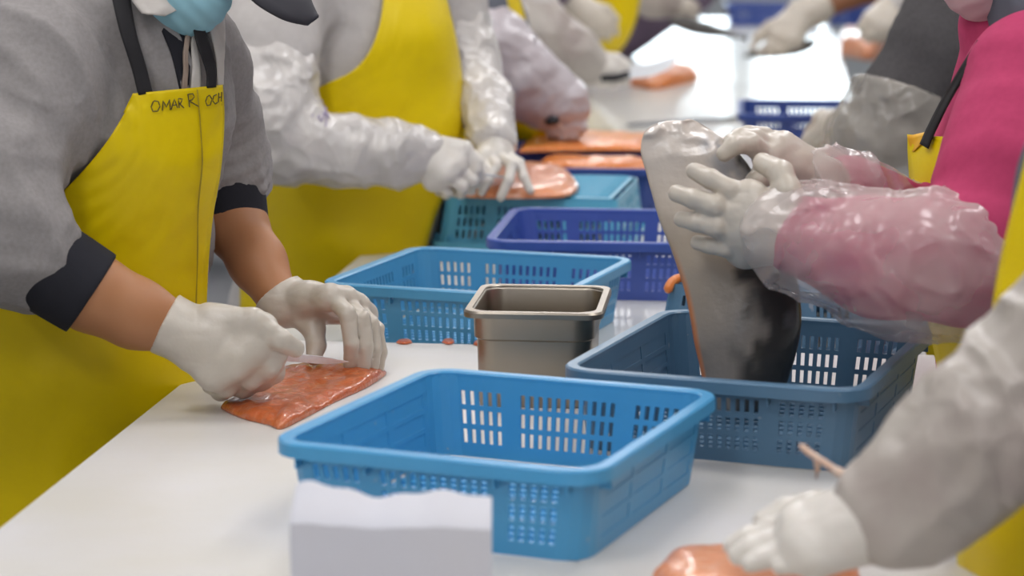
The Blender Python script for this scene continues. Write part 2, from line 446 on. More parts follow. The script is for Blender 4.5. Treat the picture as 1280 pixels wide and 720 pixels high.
# ceiling lamps: two rows of long fittings over the table and one over each aisle
ORD = {}
def ceiling_lamp(x, y, power, first=[None]):
    t = bpy.data.objects.new('ceiling_lamp', None); COL.objects.link(t); t.location = (x, y, CEIL)
    row = {-.9: 'over the left side of the table', .7: 'over the right side of the table', -3.0: 'over the left aisle', 3.2: 'over the right aisle'}[x]
    ORD[x] = ORD.get(x, 0) + 1
    tag(t, 'long white ceiling lamp ' + row + ', ' + ('first', 'second', 'third', 'fourth', 'fifth', 'sixth', 'seventh')[ORD[x] - 1] + ' from the near end', 'lamp', 'ceiling lamps')
    if first[0] is None:
        m = MB(); m.aabox(x - .16, x + .16, y - .62, y + .62, CEIL - .06, CEIL - .001); a = m.build('lamp_housing', M['frame'], t, world=True)
        m = MB(); m.aabox(x - .14, x + .14, y - .60, y + .60, CEIL - .075, CEIL - .061); b = m.build('lamp_diffuser', M['lamp'], t, world=True)
        first[0] = (a, b)
    else:
        for q in first[0]:
            c = q.copy(); COL.objects.link(c); c.parent = t
    ld = bpy.data.lights.new('lamp_light', 'AREA'); ld.shape = 'RECTANGLE'; ld.size = .28; ld.size_y = 1.2; ld.energy = power; ld.color = LAMP_COL
    lo = bpy.data.objects.new('lamp_light', ld); COL.objects.link(lo); lo.parent = t; lo.location = (0, 0, -.085)
for y in (-.8, 1.2, 3.2, 5.2, 7.2, 9.4, 12):
    ceiling_lamp(-.9, y, LAMP_W); ceiling_lamp(.7, y, LAMP_W)
for y in (.6, 3.6, 6.6, 10):
    ceiling_lamp(-3.0, y, LAMP_W * .8); ceiling_lamp(3.2, y, LAMP_W * .8)

# the processing table: left edge through the pixels of the photo, right edge behind the right-hand row
TX0, TX1 = -.780, .235       # world x of the table edges (see the ground frame: the left edge runs along +Y)
_l = to_world(GZ(136, 551)); TX0 = _l[0]; TX1 = TX0 + .99
TL = .022                    # the board is this much above the table top
tb = empty('processing_table', (0, 0, 0), 'long white processing table running away between the two rows of workers', 'table')
tb.location = ((TX0 + TX1) / 2, 6.5, 0)
o = wbox('table_top', TX0 + .004, TX1 - .004, .7, 12.6, ZB - TL - .05, ZB - TL, M['tabletop'], None, tb, .004)
for y in (1.0, 3.8, 6.6, 9.4, 12.2):
    for x in (TX0 + .1, TX1 - .1):
        wbox('table_leg', x - .022, x + .022, y - .022, y + .022, .0, ZB - TL - .05, M['rack'], None, tb)
BY = to_world(GZ(540, 429))[1]
cb = wbox('cutting_board', TX0, TX1 - .001, .7, BY, ZB - TL + .0004, ZB, M['board'], None, None, .002)
tag(cb, 'thick white cutting board covering the near end of the processing table', 'cutting board')

# shelving with blue drums far behind on the left (seen in the gap between the two left-hand workers)
rk = empty('storage_rack', (0, 0, -ZB), 'metal rack with pale shelves against the far left', 'rack')
_p = to_world(G(290, 90, 9.5)); rk.location = (_p[0], _p[1], 0)
for zz in (.25, .85, 1.45, 2.0):
    wbox('shelf', _p[0] - .5, _p[0] + .35, _p[1] - .25, _p[1] + .25, zz, zz + .03, M['rack'], None, rk)
for dx in (-.5, .32):
    for dy in (-.25, .22):
        wbox('upright', _p[0] + dx, _p[0] + dx + .03, _p[1] + dy, _p[1] + dy + .03, 0, 2.1, M['rack'], None, rk)
for k, (dx, zz, c) in enumerate([(-.12, .88, 'foam'), (.12, .88, 'dark_plug'), (-.10, 1.48, 'dark_plug'), (.15, 1.48, 'foam')]):
    m = MB(); b = _p + np.array([dx, -.05, 0]); b[2] = zz
    m.tube([b + [0, 0, .001], b + [0, 0, .05], b + [0, 0, .27], b + [0, 0, .285], b + [0, 0, .30]], [.095, .10, .105, .112, .112], 20)
    o = m.build('storage_tub', M[c], None, True, True, True)
    tag(o, ['white tub on the middle shelf of the far rack, left one', 'dark blue tub on the middle shelf of the far rack', 'dark blue tub on the upper shelf of the far rack', 'white tub on the upper shelf of the far rack'][k], 'tub', 'tubs on the far rack')

# ------------------------------------------------------------------ crates
def crate(label, cx, cy, th, z0, mt, W=.331, D=.385, H=.097, ins=.011, flip=False, panels=False, name='plastic_crate', group='blue plastic crates'):
    root = empty(name, (cx, cy, z0), label, 'crate', group)
    c, s = math.cos(th), math.sin(th)
    def place(p):
        x, y, z = p
        if flip: z = H + .002 - z
        return (cx + x * c - y * s, cy + x * s + y * c, z0 + z)
    RC = .028
    def ring_dims(v): return W / 2 - ins * (1 - v), D / 2 - ins * (1 - v)
    def slotset(w, groups):
        out = []
        for a, b, nn in groups:
            p = (b - a) / (nn - .5)
            out += [(a + i * p, a + i * p + p * .5) for i in range(nn)]
        return out
    gW = [(-.405, -.251, 5), (-.176, .176, 11), (.251, .405, 5)]
    gD = [(-.40, -.27, 4), (-.16, .16, 10), (.27, .40, 4)]
    rows = [(.17, .34), (.405, .575), (.64, .81)]
    vs = sorted({0., 1., .05} | {x for r in rows for x in r})
    # columns: (kind, fraction, is_hole)
    cols = []
    def side_cols(L, groups, holes):
        half = .5 - RC / L
        if holes: br = sorted({-half, half} | {x for ab in slotset(L, groups) for x in ab})
        else: br = sorted({-half, half, -.39, -.16, -.13, .13, .16, .39})
        return br
    path = []
    for side in range(4):
        L = W if side % 2 == 0 else D
        pan = panels and side % 2 == 1
        br = side_cols(L, gW if side % 2 == 0 else gD, not pan)
        hs = slotset(L, gW if side % 2 == 0 else gD)
        for i, u in enumerate(br):
            nxt = br[i + 1] if i + 1 < len(br) else None
            hole = nxt is not None and not pan and any(abs(u - a) < 1e-6 and abs(nxt - b) < 1e-6 for a, b in hs)
            rec = nxt is not None and pan and (round(u, 2), round(nxt, 2)) in ((-.39, -.16), (-.13, .13), (.16, .39))
            path.append((side, 's', u * L, hole, rec))
        for k in range(1, 4): path.append((side, 'c', k / 4, False, False))
    def pos(e, v, o=0.0):
        hw, hd = ring_dims(v); hw += o; hd += o; rc = RC + o
        side, kd, q = e[0], e[1], e[2]
        L2 = (W if side % 2 == 0 else D) / 2
        hx = hw if side % 2 == 0 else hd; hy = hd if side % 2 == 0 else hw
        if kd == 's':
            half = L2 - RC; f = q / half * (hx - rc); p = (f, -hy)
        else:
            a = -math.pi / 2 + q * math.pi / 2; p = (hx - rc + rc * math.cos(a), -hy + rc + rc * math.sin(a))
        x, y = p
        for _ in range(side): x, y = -y, x
        return x, y
    n = len(path); V = []; F = []; R = []
    for v in vs:
        for e in path:
            x, y = pos(e, v); V.append(place((x, y, .002 + v * (H - .004))))
    for j in range(len(vs) - 1):
        isrow = any(abs(vs[j] - a) < 1e-6 for a, b in rows)
        for i, e in enumerate(path):
            if e[3] and isrow: continue
            if e[4] and isrow:
                q = [pos(path[i], vs[j]), pos(path[(i + 1) % n], vs[j]), pos(path[(i + 1) % n], vs[j + 1]), pos(path[i], vs[j + 1])]
                zz = [vs[j], vs[j], vs[j + 1], vs[j + 1]]
                R.append([place((a[0], a[1], .002 + z * (H - .004))) for a, z in zip(q, zz)]); continue
            F.append((j * n + i, j * n + (i + 1) % n, (j + 1) * n + (i + 1) % n, (j + 1) * n + i))
    ow = mesh_obj('crate_wall', V, F, mt, root, smooth=False); mod_solid(ow, .0030)
    for q in R: mod_solid(mesh_obj('recessed_panel', q, [(0, 1, 2, 3)], mt, root, smooth=False), .0014)
    # rim: flange and lip swept round the top edge
    prof = [(-.0018, H - .006), (-.0018, H), (.0005, H + .002), (.0120, H + .002), (.0142, H), (.0142, H - .013), (.0120, H - .013), (.0118, H - .004), (.002, H - .006)]
    rp = []
    for side in range(4):
        L = W if side % 2 == 0 else D
        rp += [(side, 's', -(L / 2 - RC)), (side, 's', 0), (side, 's', L / 2 - RC)] + [(side, 'c', k / 5) for k in range(1, 5)]
    V = []; m = len(rp); k = len(prof)
    for e in rp:
        for o_, z in prof:
            x, y = pos(e, 1.0, o_); V.append(place((x, y, z)))
    F = [(i * k + a, ((i + 1) % m) * k + a, ((i + 1) % m) * k + (a + 1) % k, i * k + (a + 1) % k) for i in range(m) for a in range(k)]
    if flip: F = [f[::-1] for f in F]
    mesh_obj('crate_rim', V, F, mt, root, autosharp=True)
    # base plate with drain slots between bars
    B = MB(); hw, hd = ring_dims(0)
    hw -= .003; hd -= .003
    B.box(place((0, 0, .0015)), np.array([c, s, 0]) * (hw - .006), np.array([-s, c, 0]) * (hd - .006), (0, 0, .0013))
    B.build('crate_base', mt, root)
    Rb = MB(); nb = 15
    for i in range(nb):
        y = -hd + .024 + (2 * hd - .048) * i / (nb - 1)
        pts = [np.array(place((x, y + .010 * math.sin(x / hw * 2.4), -.0005 if flip else .004))) for x in np.linspace(-hw + .014, hw - .014, 13)]
        Rb.tube(pts, .0028, 6)
    Rb.build('base_rib', mt, root, True)['kind'] = 'stuff'
    # little brackets under the rim
    for (side, q) in ((0, -.21 * W), (0, .21 * W), (2, -.21 * W), (2, .21 * W), (0, -.44 * W), (0, .44 * W), (1, -.42 * D), (1, .42 * D), (3, -.42 * D), (3, .42 * D)):
        L = MB(); x, y = pos((side, 's', q), .96, .005)
        nrm = np.array([[0, -1], [1, 0], [0, 1], [-1, 0]][side], float); tx = np.array([-nrm[1], nrm[0]])
        p0 = np.array(place((x, y, H - .014)))
        rot = lambda v2: np.array([v2[0] * c - v2[1] * s, v2[0] * s + v2[1] * c, 0])
        L.box(p0, rot(nrm) * .0060, rot(tx) * .0011, (0, 0, .0095))
        L.build('bracket', mt, root)
    return root

crate('light blue crate in front, empty, nearest to the camera', -.007, 2.356, -.386, 0, M['blue_light'], .326, .373, .095, panels=True)
crate('grey blue crate on the board under the raised fish', .291, 2.718, -.367, 0, M['blue_grey'], .328, .395, .097, panels=True)
crate('mid blue empty crate behind the steel pan', -.045, 3.445, -.34, -TL, M['blue_mid'], .345, .36, .094)
crate('deep blue violet empty crate behind the mid blue crate', .157, 3.90, -.112, -TL, M['blue_deep'], .336, .384, .098)
crate('turquoise crate turned upside down as a cutting stand', .062, 4.44, -.17, -TL, M['blue_turq'], .345, .385, .097, flip=True)
crate('grey blue crate upside down behind the crate with the fish', .44, 3.43, -.45, -TL, M['blue_grey'], .33, .38, .093, flip=True)
crate('navy crate with a fillet in it behind the turquoise stand', .10, 4.89, -.10, -TL, M['blue_navy'], .44, .30, .097)
crate('navy crate upside down under the long orange fillet', .13, 5.27, -.12, -TL, M['blue_navy'], .42, .34, .097, flip=True)
crate('navy crate standing beside the charcoal sleeved worker', .80, 6.12, -.10, -TL, M['blue_navy'], .38, .42, .097)
crate('far blue crate at the end of the table, left one', 1.33, 11.9, -.05, -TL, M['blue_deep'], .46, .40, .10)
crate('far blue crate at the end of the table, right one', 1.84, 11.95, -.09, -TL, M['blue_deep'], .46, .40, .10)

# ------------------------------------------------------------------ steel pan
def pan():
    r = empty('steel_pan', (.035, 2.91, 0), 'deep rectangular stainless steel pan standing on the board behind the front crate', 'pan')
    th = -.10; c, s = math.cos(th), math.sin(th); Z = .122
    def ringp(hw, hd, rc, z):
        out = []
        for q, (sx, sy) in enumerate(((1, -1), (1, 1), (-1, 1), (-1, -1))):
            for k in range(7):
                a = -math.pi / 2 + q * math.pi / 2 + k / 6 * math.pi / 2
                x = sx * (hw - rc) + rc * math.cos(a); y = sy * (hd - rc) + rc * math.sin(a)
                out.append((.035 + x * c - y * s, 2.91 + x * s + y * c, z))
        return out
    lv = [(.000, .060, .080, .012, .0004)] + [(0, .067, .087, .022, .0004), (0, .069, .089, .024, .004), (0, .0715, .0915, .026, .085), (0, .0745, .0945, .026, .0875), (0, .0755, .0955, .026, Z - .004), (0, .077, .097, .026, Z)]
    V = []; F = []
    for _, hw, hd, rc, z in lv: V += ringp(hw, hd, rc, z)
    n = 28
    for j in range(len(lv) - 1):
        for i in range(n): F.append((j * n + i, j * n + (i + 1) % n, (j + 1) * n + (i + 1) % n, (j + 1) * n + i))
    F.append(tuple(range(n))[::-1])
    mod_solid(mesh_obj('pan_body', V, F, M['steel'], r, autosharp=True), .0012, 1)
    V = []
    rl = [(.0765, .0965, .026, Z), (.0775, .0975, .026, Z + .0015), (.0850, .1050, .022, Z + .0015), (.0868, .1068, .022, Z - .001), (.0868, .1068, .022, Z - .007), (.0858, .1058, .022, Z - .007), (.0855, .1055, .022, Z - .0015), (.0785, .0985, .026, Z - .001)]
    for hw, hd, rc, z in rl: V += ringp(hw, hd, rc, z)
    k = len(rl); F = [(j * n + i, j * n + (i + 1) % n, ((j + 1) % k) * n + (i + 1) % n, ((j + 1) % k) * n + i) for j in range(k) for i in range(n)]
    mesh_obj('pan_rim', V, F, M['steel'], r, autosharp=True)
pan()

# ------------------------------------------------------------------ foam block in front
def foam_block():
    y0, y1 = 1.93, 1.995
    nx = 60; V = []; F = []
    xl, xr = G(362, 640, y0)[0], G(614, 640, y0)[0]
    for i in range(nx):
        t = i / (nx - 1); x = xl + (xr - xl) * t
        dz = .0042 * math.sin(t * 9.5 + .6) * (1 - .6 * t) + .0014 * math.sin(t * 27) * (1 - .5 * t)
        zf = .098 - .004 * t + .4 * dz; zb = .113 - .008 * t + dz * 1.4
        ring = [(x, y0, .0005), (x, y0, .04), (x, y0, zf - .002), (x, y0 + .002, zf), (x, (y0 + y1) / 2, (zf + zb) / 2 + .001), (x, y1 - .002, zb), (x, y1, zb - .002), (x, y1, .0005)]
        V += ring
    k = 8
    for i in range(nx - 1):
        for a in range(k): F.append((i * k + a, (i + 1) * k + a, (i + 1) * k + (a + 1) % k, i * k + (a + 1) % k))
    F.append(tuple(range(k))); F.append(tuple((nx - 1) * k + a for a in range(k))[::-1])
    F = [f[::-1] for f in F]
    o = mesh_obj('foam_block', V, F, M['foam'], None, autosharp=True)
    tag(o, 'white foam block with a wavy torn top edge in the foreground', 'block')
foam_block()

# ------------------------------------------------------------------ fish pieces
def fillet(name, outline, z, T, material, label, cat='fish fillet', group=None, seed=0, wob=.004, center=None, up=None):
    """outline: pixels on the height z, walked round once; domed slab of thickness T"""
    P = np.array([GZ(a, b, z) if len((a, b)) == 2 else 0 for a, b in outline])
    n = 110; Q = crom(np.concatenate([P[-1:], P, P[:2]]), 400)
    m = len(P); Q = crom(np.concatenate([P, P[:1]]), n + 1)[:-1]
    c = Q.mean(0) if center is None else GZ(*center, z)
    rings = [1.0, 1.0, .985, .95, .89, .80, .68, .54, .38, .20]
    hh = [0, .22, .42, .60, .76, .89, .97, 1.0, 1.0, 1.0]
    tt = np.linspace(0, len(rings) - 1, 20); hh = np.interp(tt, np.arange(len(hh)), hh); rings = np.interp(tt, np.arange(len(rings)), rings)
    V = []
    for s, h in zip(rings, hh):
        R = c + (Q - c) * s
        nz = vnoise(R * 22 + seed) * .6 + vnoise(R * np.array([95, 45, 60]) + seed + 4) * .45 - .4 * (1 - np.abs(vnoise(R * np.array([40, 24, 30]) + seed + 9))) ** 5
        R = R.copy(); R[:, 2] = z + .0006 + T * h * (.82 + .18 * vnoise(R * 9 + seed)) + (wob * nz if h > .2 else 0)
        if h > .1: R[:, :2] += (.0012 * np.stack([vnoise(R * 90 + seed), vnoise(R * 90 + 50 + seed)], 1))
        V.append(R)
    V = np.concatenate(V + [np.array([[c[0], c[1], z + T]])]); V[:n, 2] = z + .0006
    F = []
    for j in range(len(rings) - 1):
        for i in range(n): F.append((j * n + i, j * n + (i + 1) % n, (j + 1) * n + (i + 1) % n, (j + 1) * n + i))
    L = (len(rings) - 1) * n
    for i in range(n): F.append((L + i, L + (i + 1) % n, len(V) - 1))
    F.append(tuple(range(n))[::-1])
    # walk direction
    ar = sum(Q[i][0] * Q[(i + 1) % n][1] - Q[(i + 1) % n][0] * Q[i][1] for i in range(n))
    if ar < 0: F = [f[::-1] for f in F]
    o = mesh_obj(name, V, F, material)
    return tag(o, label, cat, group)

fillet('salmon_fillet', [(277, 512), (300, 523), (335, 532), (352, 537), (380, 524), (420, 503), (455, 487), (476, 474), (482, 466), (462, 459), (420, 458), (380, 459), (345, 470), (310, 490)], 0, .017, M['salmon'],
       'orange salmon fillet being cut under the first gloved hands, left of the front crate', seed=1, wob=.0045)
fillet('salmon_fillet', [(575, 247), (610, 249), (660, 249), (705, 247), (722, 240), (720, 230), (702, 216), (672, 210), (640, 209), (610, 213), (585, 228)], .0805, .026, M['salmon_p'],
       'pale pink salmon fillet lying on the turquoise upside down crate', seed=2, wob=.003)
fillet('salmon_fillet', [(648, 192), (700, 190), (760, 189), (830, 190), (905, 192), (925, 184), (900, 176), (840, 172), (760, 168), (700, 168), (660, 178)], .0805, .018, M['salmon_o'],
       'long orange salmon fillet lying across the navy upside down crate', seed=3, wob=.003)
fillet('salmon_fillet', [(676, 213), (720, 215), (770, 216), (815, 214), (812, 207), (770, 206), (720, 205), (680, 205)], .060, .028, M['salmon_o'],
       'flat orange salmon fillet lying in the navy crate behind the turquoise stand', seed=4, wob=.003)
fillet('salmon_fillet', [(815, 726), (850, 745), (960, 765), (1050, 760), (1075, 735), (1060, 715), (1000, 704), (930, 698), (870, 700), (835, 708)], 0, .032, M['salmon_p'],
       'orange salmon fillet in the bottom right corner under a blurred glove', seed=5, wob=.003)
fillet('salmon_fillet', [(994, 207), (1030, 214), (1070, 213), (1072, 203), (1045, 199), (1004, 200)], -TL + .0002, .072, M['salmon_o'],
       'orange salmon piece under the hand of the charcoal sleeved worker', seed=6, wob=.003)
fillet('salmon_fillet', [(788, 108), (815, 112), (845, 108), (872, 100), (868, 92), (840, 90), (810, 92), (792, 98)], -TL, .055, M['salmon_o'],
       'blurred orange salmon chunk beside the shining knife blade', seed=7, wob=.004)
fillet('salmon_fillet', [(1050, 70), (1085, 76), (1105, 70), (1100, 58), (1070, 52), (1050, 58)], -TL, .10, M['salmon_p'],
       'blurred pink salmon piece at the far right beside a grey glove', seed=8, wob=.004)
for k, (px, py, z, r, lab) in enumerate([(505, 428, .0004, .010, 'small orange scrap lying at the rear edge of the board, left one'), (560, 428, .0004, .008, 'small orange scrap lying at the rear edge of the board, middle one'),
                                         (598, 430, .0004, .007, 'small orange scrap lying at the rear edge of the board beside the pan')]):
    fillet('fish_scrap', [(px - 1000 * r, py + 1), (px, py + 3), (px + 1000 * r, py + 1), (px + 600 * r, py - 2), (px - 500 * r, py - 2)], z, .004, M['salmon'], lab, 'fish scrap', 'fish scraps at the rear of the board', seed=20 + k, wob=.001)

def orange_trim():
    m = MB(); pts = [G(834, 366, 3.33), G(838, 355, 3.335), G(846, 349, 3.34), (G(856, 348, 3.345)), G(866, 352, 3.35)]
    m.tube(crom(pts, 14), [.003] + [.007] * 12 + [.005], 10)
    tag(m.build('fish_trim', M['salmon_o'], None, True), 'bright orange fish trim hanging on the grey blue crate left of the raised fish', 'fish trim')
orange_trim()

# the raised salmon side
def raised_fish():
    rows = [(149, 836, 862, .003), (153, 822, 872, .006), (160, 810, 884, .008), (172, 803, 902, .010), (188, 801, 920, .012), (210, 806, 938, .014), (240, 814, 955, .016), (275, 824, 972, .018), (310, 838, 985, .021),
            (345, 850, 996, .024), (370, 857, 1000, .026), (400, 863, 1002, .027), (430, 868, 998, .027), (460, 875, 990, .025), (490, 881, 979, .020), (512, 890, 965, .012)]
    R = crom(np.array(rows, float), 70); n = 40; V = []; A = []
    for py, xl, xr, T in R:
        y = 2.735 - .00020 * (py - 330)
        a, b = G(xl, py, y), G(xr, py, y); c = (a + b) / 2; h = (b - a) / 2
        for k in range(n):
            t = 2 * math.pi * k / n; u = math.cos(t); w = math.sin(t)
            p = c + h * u * 1.0; d = T * (abs(w) ** .8) * (1 if w > 0 else -.45)
            V.append(p + np.array([0, -d, 0])); A.append((u, py, w))
    V = np.array(V); A = np.array(A)
    top = np.clip((215 - A[:, 1]) / 60, 0, 1)
    cr = (1 - np.abs(vnoise(V * 42 + 3))) ** 4; 
    V[:, 1] -= top * (.008 * cr + .006 * vnoise(V * 26) + .003 * (1 - np.abs(vnoise(V * 95 + 6))) ** 3) * (np.abs(A[:, 2]) > .05)
    V[:, 0] += top * .003 * vnoise(V * 60 + 5); V[:, 2] += top * .003 * vnoise(V * 55 + 9)
    V[:, 1] -= .0016 * vnoise(V * 24 + 1)
    nr = len(R); F = [(i * n + k, i * n + (k + 1) % n, (i + 1) * n + (k + 1) % n, (i + 1) * n + k) for i in range(nr - 1) for k in range(n)]
    F.append(tuple(range(n))[::-1]); F.append(tuple((nr - 1) * n + k for k in range(n)))
    o = mesh_obj('raised_salmon', V, F, M['fish'])
    tag(o, 'whole salmon side held upright over the grey blue crate, dark skin below, pale belly above', 'fish')
    # skin colouring: pale belly, dark back, silver flecks, orange flesh edge
    at = o.data.color_attributes.new('pigment', 'FLOAT_COLOR', 'POINT')
    N1 = vnoise(V * 30 + 7); N2 = vnoise(V * np.array([90, 90, 40.]) + 2); N3 = vnoise(V * 12 + 4); N4 = vnoise(V * np.array([150, 150, 60.]) + 8)
    edge = (A[:, 0] - (.02 + .75 * np.clip((330 - A[:, 1]) / 110, 0, 1.4) - .45 * np.clip((A[:, 1] - 400) / 90, 0, 1)) + .30 * N1 + .26 * N2 + .2 * N4) * 3.2
    dk = np.clip(edge + .3, 0, 1)[:, None]
    cream = np.array([.47, .385, .295]); pale = np.array([.62, .55, .49]); dark = np.array([.030, .029, .028]); silver = np.array([.30, .31, .33]); orange = np.array([.62, .20, .06])
    tp = np.clip((300 - A[:, 1]) / 120, 0, 1)[:, None]
    c = cream * (1 - tp) + pale * tp
    gr = np.clip((A[:, 1] - 315) / 120 + .25 * N3 + .3 * A[:, 0], 0, .85)[:, None]; c = c * (1 - gr) + np.array([.155, .145, .14]) * gr
    c = c * (1 - dk) + dark * dk
    sv = (np.clip(N1 * 1.6 - .45, 0, .55) * np.clip((A[:, 1] - 300) / 60, 0, 1) * np.clip(1.1 - np.abs(A[:, 0] - .35) * 1.6, 0, 1))[:, None]; c = c * (1 - sv) + silver * sv
    ss = (np.clip((A[:, 0] - .15) * 3, 0, 1) * np.clip((260 - A[:, 1]) / 25, 0, 1) * np.clip((A[:, 1] - 165) / 15, 0, 1) * np.clip(.5 + 1.6 * vnoise(V * np.array([130, 130, 45.]) + 12), 0, 1))[:, None]; c = c * (1 - ss) + np.array([.34, .34, .36]) * ss
    oe = (np.clip((-.90 - A[:, 0]) * 14, 0, 1) * np.clip((A[:, 1] - 300) / 60, 0, 1))[:, None]; c = c * (1 - oe) + orange * oe
    at.data.foreach_set('color', np.concatenate([c, np.ones((len(c), 1))], 1).astype(np.float32).ravel())
raised_fish()

# dark whole fish far down the table
def loft_fish(name, pts, lab, flat=.6, n=16):
    m = MB(); P = crom(np.array([G(a, b, y) for a, b, y, r in pts]), 24); r = crom(np.array([[q[3]] for q in pts]), 24)[:, 0]
    m.tube(list(P), list(np.maximum(r, .002)), n, True, flat)
    return tag(m.build(name, M['darkfish'], None, True), lab, 'fish')
loft_fish('dark_salmon', [(838, 28, 9.0, .02), (850, 28, 9.0, .045), (872, 34, 9.0, .05), (900, 40, 9.0, .035), (925, 46, 9.0, .012), (934, 48, 9.0, .02)], 'dark whole fish with a tapering tail on the far table, left')
loft_fish('dark_salmon', [(930, 70, 8.1, .01), (950, 66, 8.1, .03), (980, 62, 8.1, .042), (1005, 58, 8.1, .035), (1018, 52, 8.1, .02)], 'dark fish under the far bare armed glove')
# ------------------------------------------------------------------ people
def J(px, py, y, r): return (G(px, py, y), r)
def nrm(v): v = np.asarray(v, float); return v / (np.linalg.norm(v) + 1e-9)
def head_prims(c, fwd, up, s=1.0):
    c = np.asarray(c, float); f = nrm(fwd); u = nrm(np.asarray(up) - f * np.dot(up, f)); r = np.cross(f, u); A = np.array([r, f, u])
    at = lambda a, b, d: c + s * (a * r + b * f + d * u)
    P = [ell(at(0, -.01, .03), A, s * np.array([.076, .098, .098]), .02), ell(at(0, .025, -.045), A, s * np.array([.060, .070, .080]), .03),
         ell(at(0, .062, -.095), A, s * np.array([.030, .026, .024]), .03), seg(at(0, .092, .005), at(0, .116, -.035), s * .010, s * .016, .012),
         seg(at(-.04, .078, .022), at(.04, .078, .022), s * .012, s * .012, .02)]
    for q in (-1, 1):
        P += [ell(at(q * .032, .094, .002), A, s * np.array([.017, .014, .012]), .012, True), ell(at(q * .032, .080, .002), A, s * np.array([.013, .013, .013]), .004),
              ell(at(q * .077, -.005, -.01), A, s * np.array([.011, .022, .034]), .008), ell(at(q * .036, .070, -.03), A, s * np.array([.026, .022, .022]), .02)]
    P += [ell(at(0, .086, -.062), A, s * np.array([.025, .012, .007]), .006), ell(at(0, .084, -.074), A, s * np.array([.021, .012, .008]), .006)]
    return P
def head_at(c, fwd, up, a, b, d):
    f = nrm(fwd); u = nrm(np.asarray(up) - f * np.dot(up, f)); r = np.cross(f, u)
    return np.asarray(c) + a * r + b * f + d * u

def legs(root, pel, side, spread=.13):
    """trousers and boots below an apron: pel is the pelvis point, side the unit vector from one foot to the other"""
    side = nrm(side); P = []; B = []
    for q in (-1, 1):
        h = pel + side * q * .065 - np.array([.03 * legs.dirn, 0, .10]); k = h + side * q * .02; k = np.array([k[0], k[1], -.45]); a = np.array([k[0] + side[0] * q * .03, k[1] + side[1] * q * .03, -.80])
        P += chain([(h, .082), (k, .066), (a, .056)], .03)
        fw = np.cross(side, [0, 0, 1.]); fw = fw if True else -fw
        toe = a + fw * legs.dirn * .15; toe[2] = -.858; heel = a.copy(); heel[2] = -.855
        B += chain([(a + [0, 0, .18], .066), (a, .058), (heel, .043)], .02) + [seg(heel, toe, .043, .041, .02)]
    sdf_mesh('trousers', P, .014, M['trouser'], root)
    sdf_mesh('boot_pair', B, .012, M['boot'], root, cut=lambda X: -.8995 - X[:, 2])['kind'] = 'stuff'
legs.dirn = 1

def hand_prims(wrist, rw, fingers, thumb, fr=.0098, cuff=None, taper=.80, pk=.012, pr=.0135, fk=.0035):
    """wrist and finger joints are points; each finger is its own bent chain rooted in the palm"""
    P = []
    w = np.asarray(wrist)
    if cuff is not None: P += [seg(cuff[0], w, cuff[1], rw, .012)]
    mc = [f[0] for f in fingers]
    for m in mc: P += [seg(w, m, rw * .72, pr, pk)]
    for a, b in zip(mc[:-1], mc[1:]): P += [seg(a, b, pr * .95, pr * .95, pk), seg((w + a) / 2, (w + b) / 2, pr * 1.15, pr * 1.15, pk)]
    Q = []
    for i, f in enumerate(fingers):
        s = (1.0, 1.04, 1.0, .88)[i % 4]
        n = len(f)
        for j in range(n - 1):
            ra = fr * s * (1.12 - (1.12 - taper) * j / (n - 1)); rb = fr * s * (1.12 - (1.12 - taper) * (j + 1) / (n - 1))
            P += [seg(f[j], f[j + 1], ra, rb, fk)]
    n = len(thumb)
    for j in range(n - 1):
        P += [seg(thumb[j], thumb[j + 1], fr * (1.55 - .55 * j / (n - 1)), fr * (1.55 - .55 * (j + 1) / (n - 1)), .010 if j == 0 else .0045)]
    return P
def pts(*q): return [G(*p) for p in q]
glove_disp = lambda seed: (lambda P: .0008 * vnoise(P * 60 + seed) + .0007 * (1 - np.abs(vnoise(P * np.array([38, 38, 90.]) + seed + 4))) ** 5)

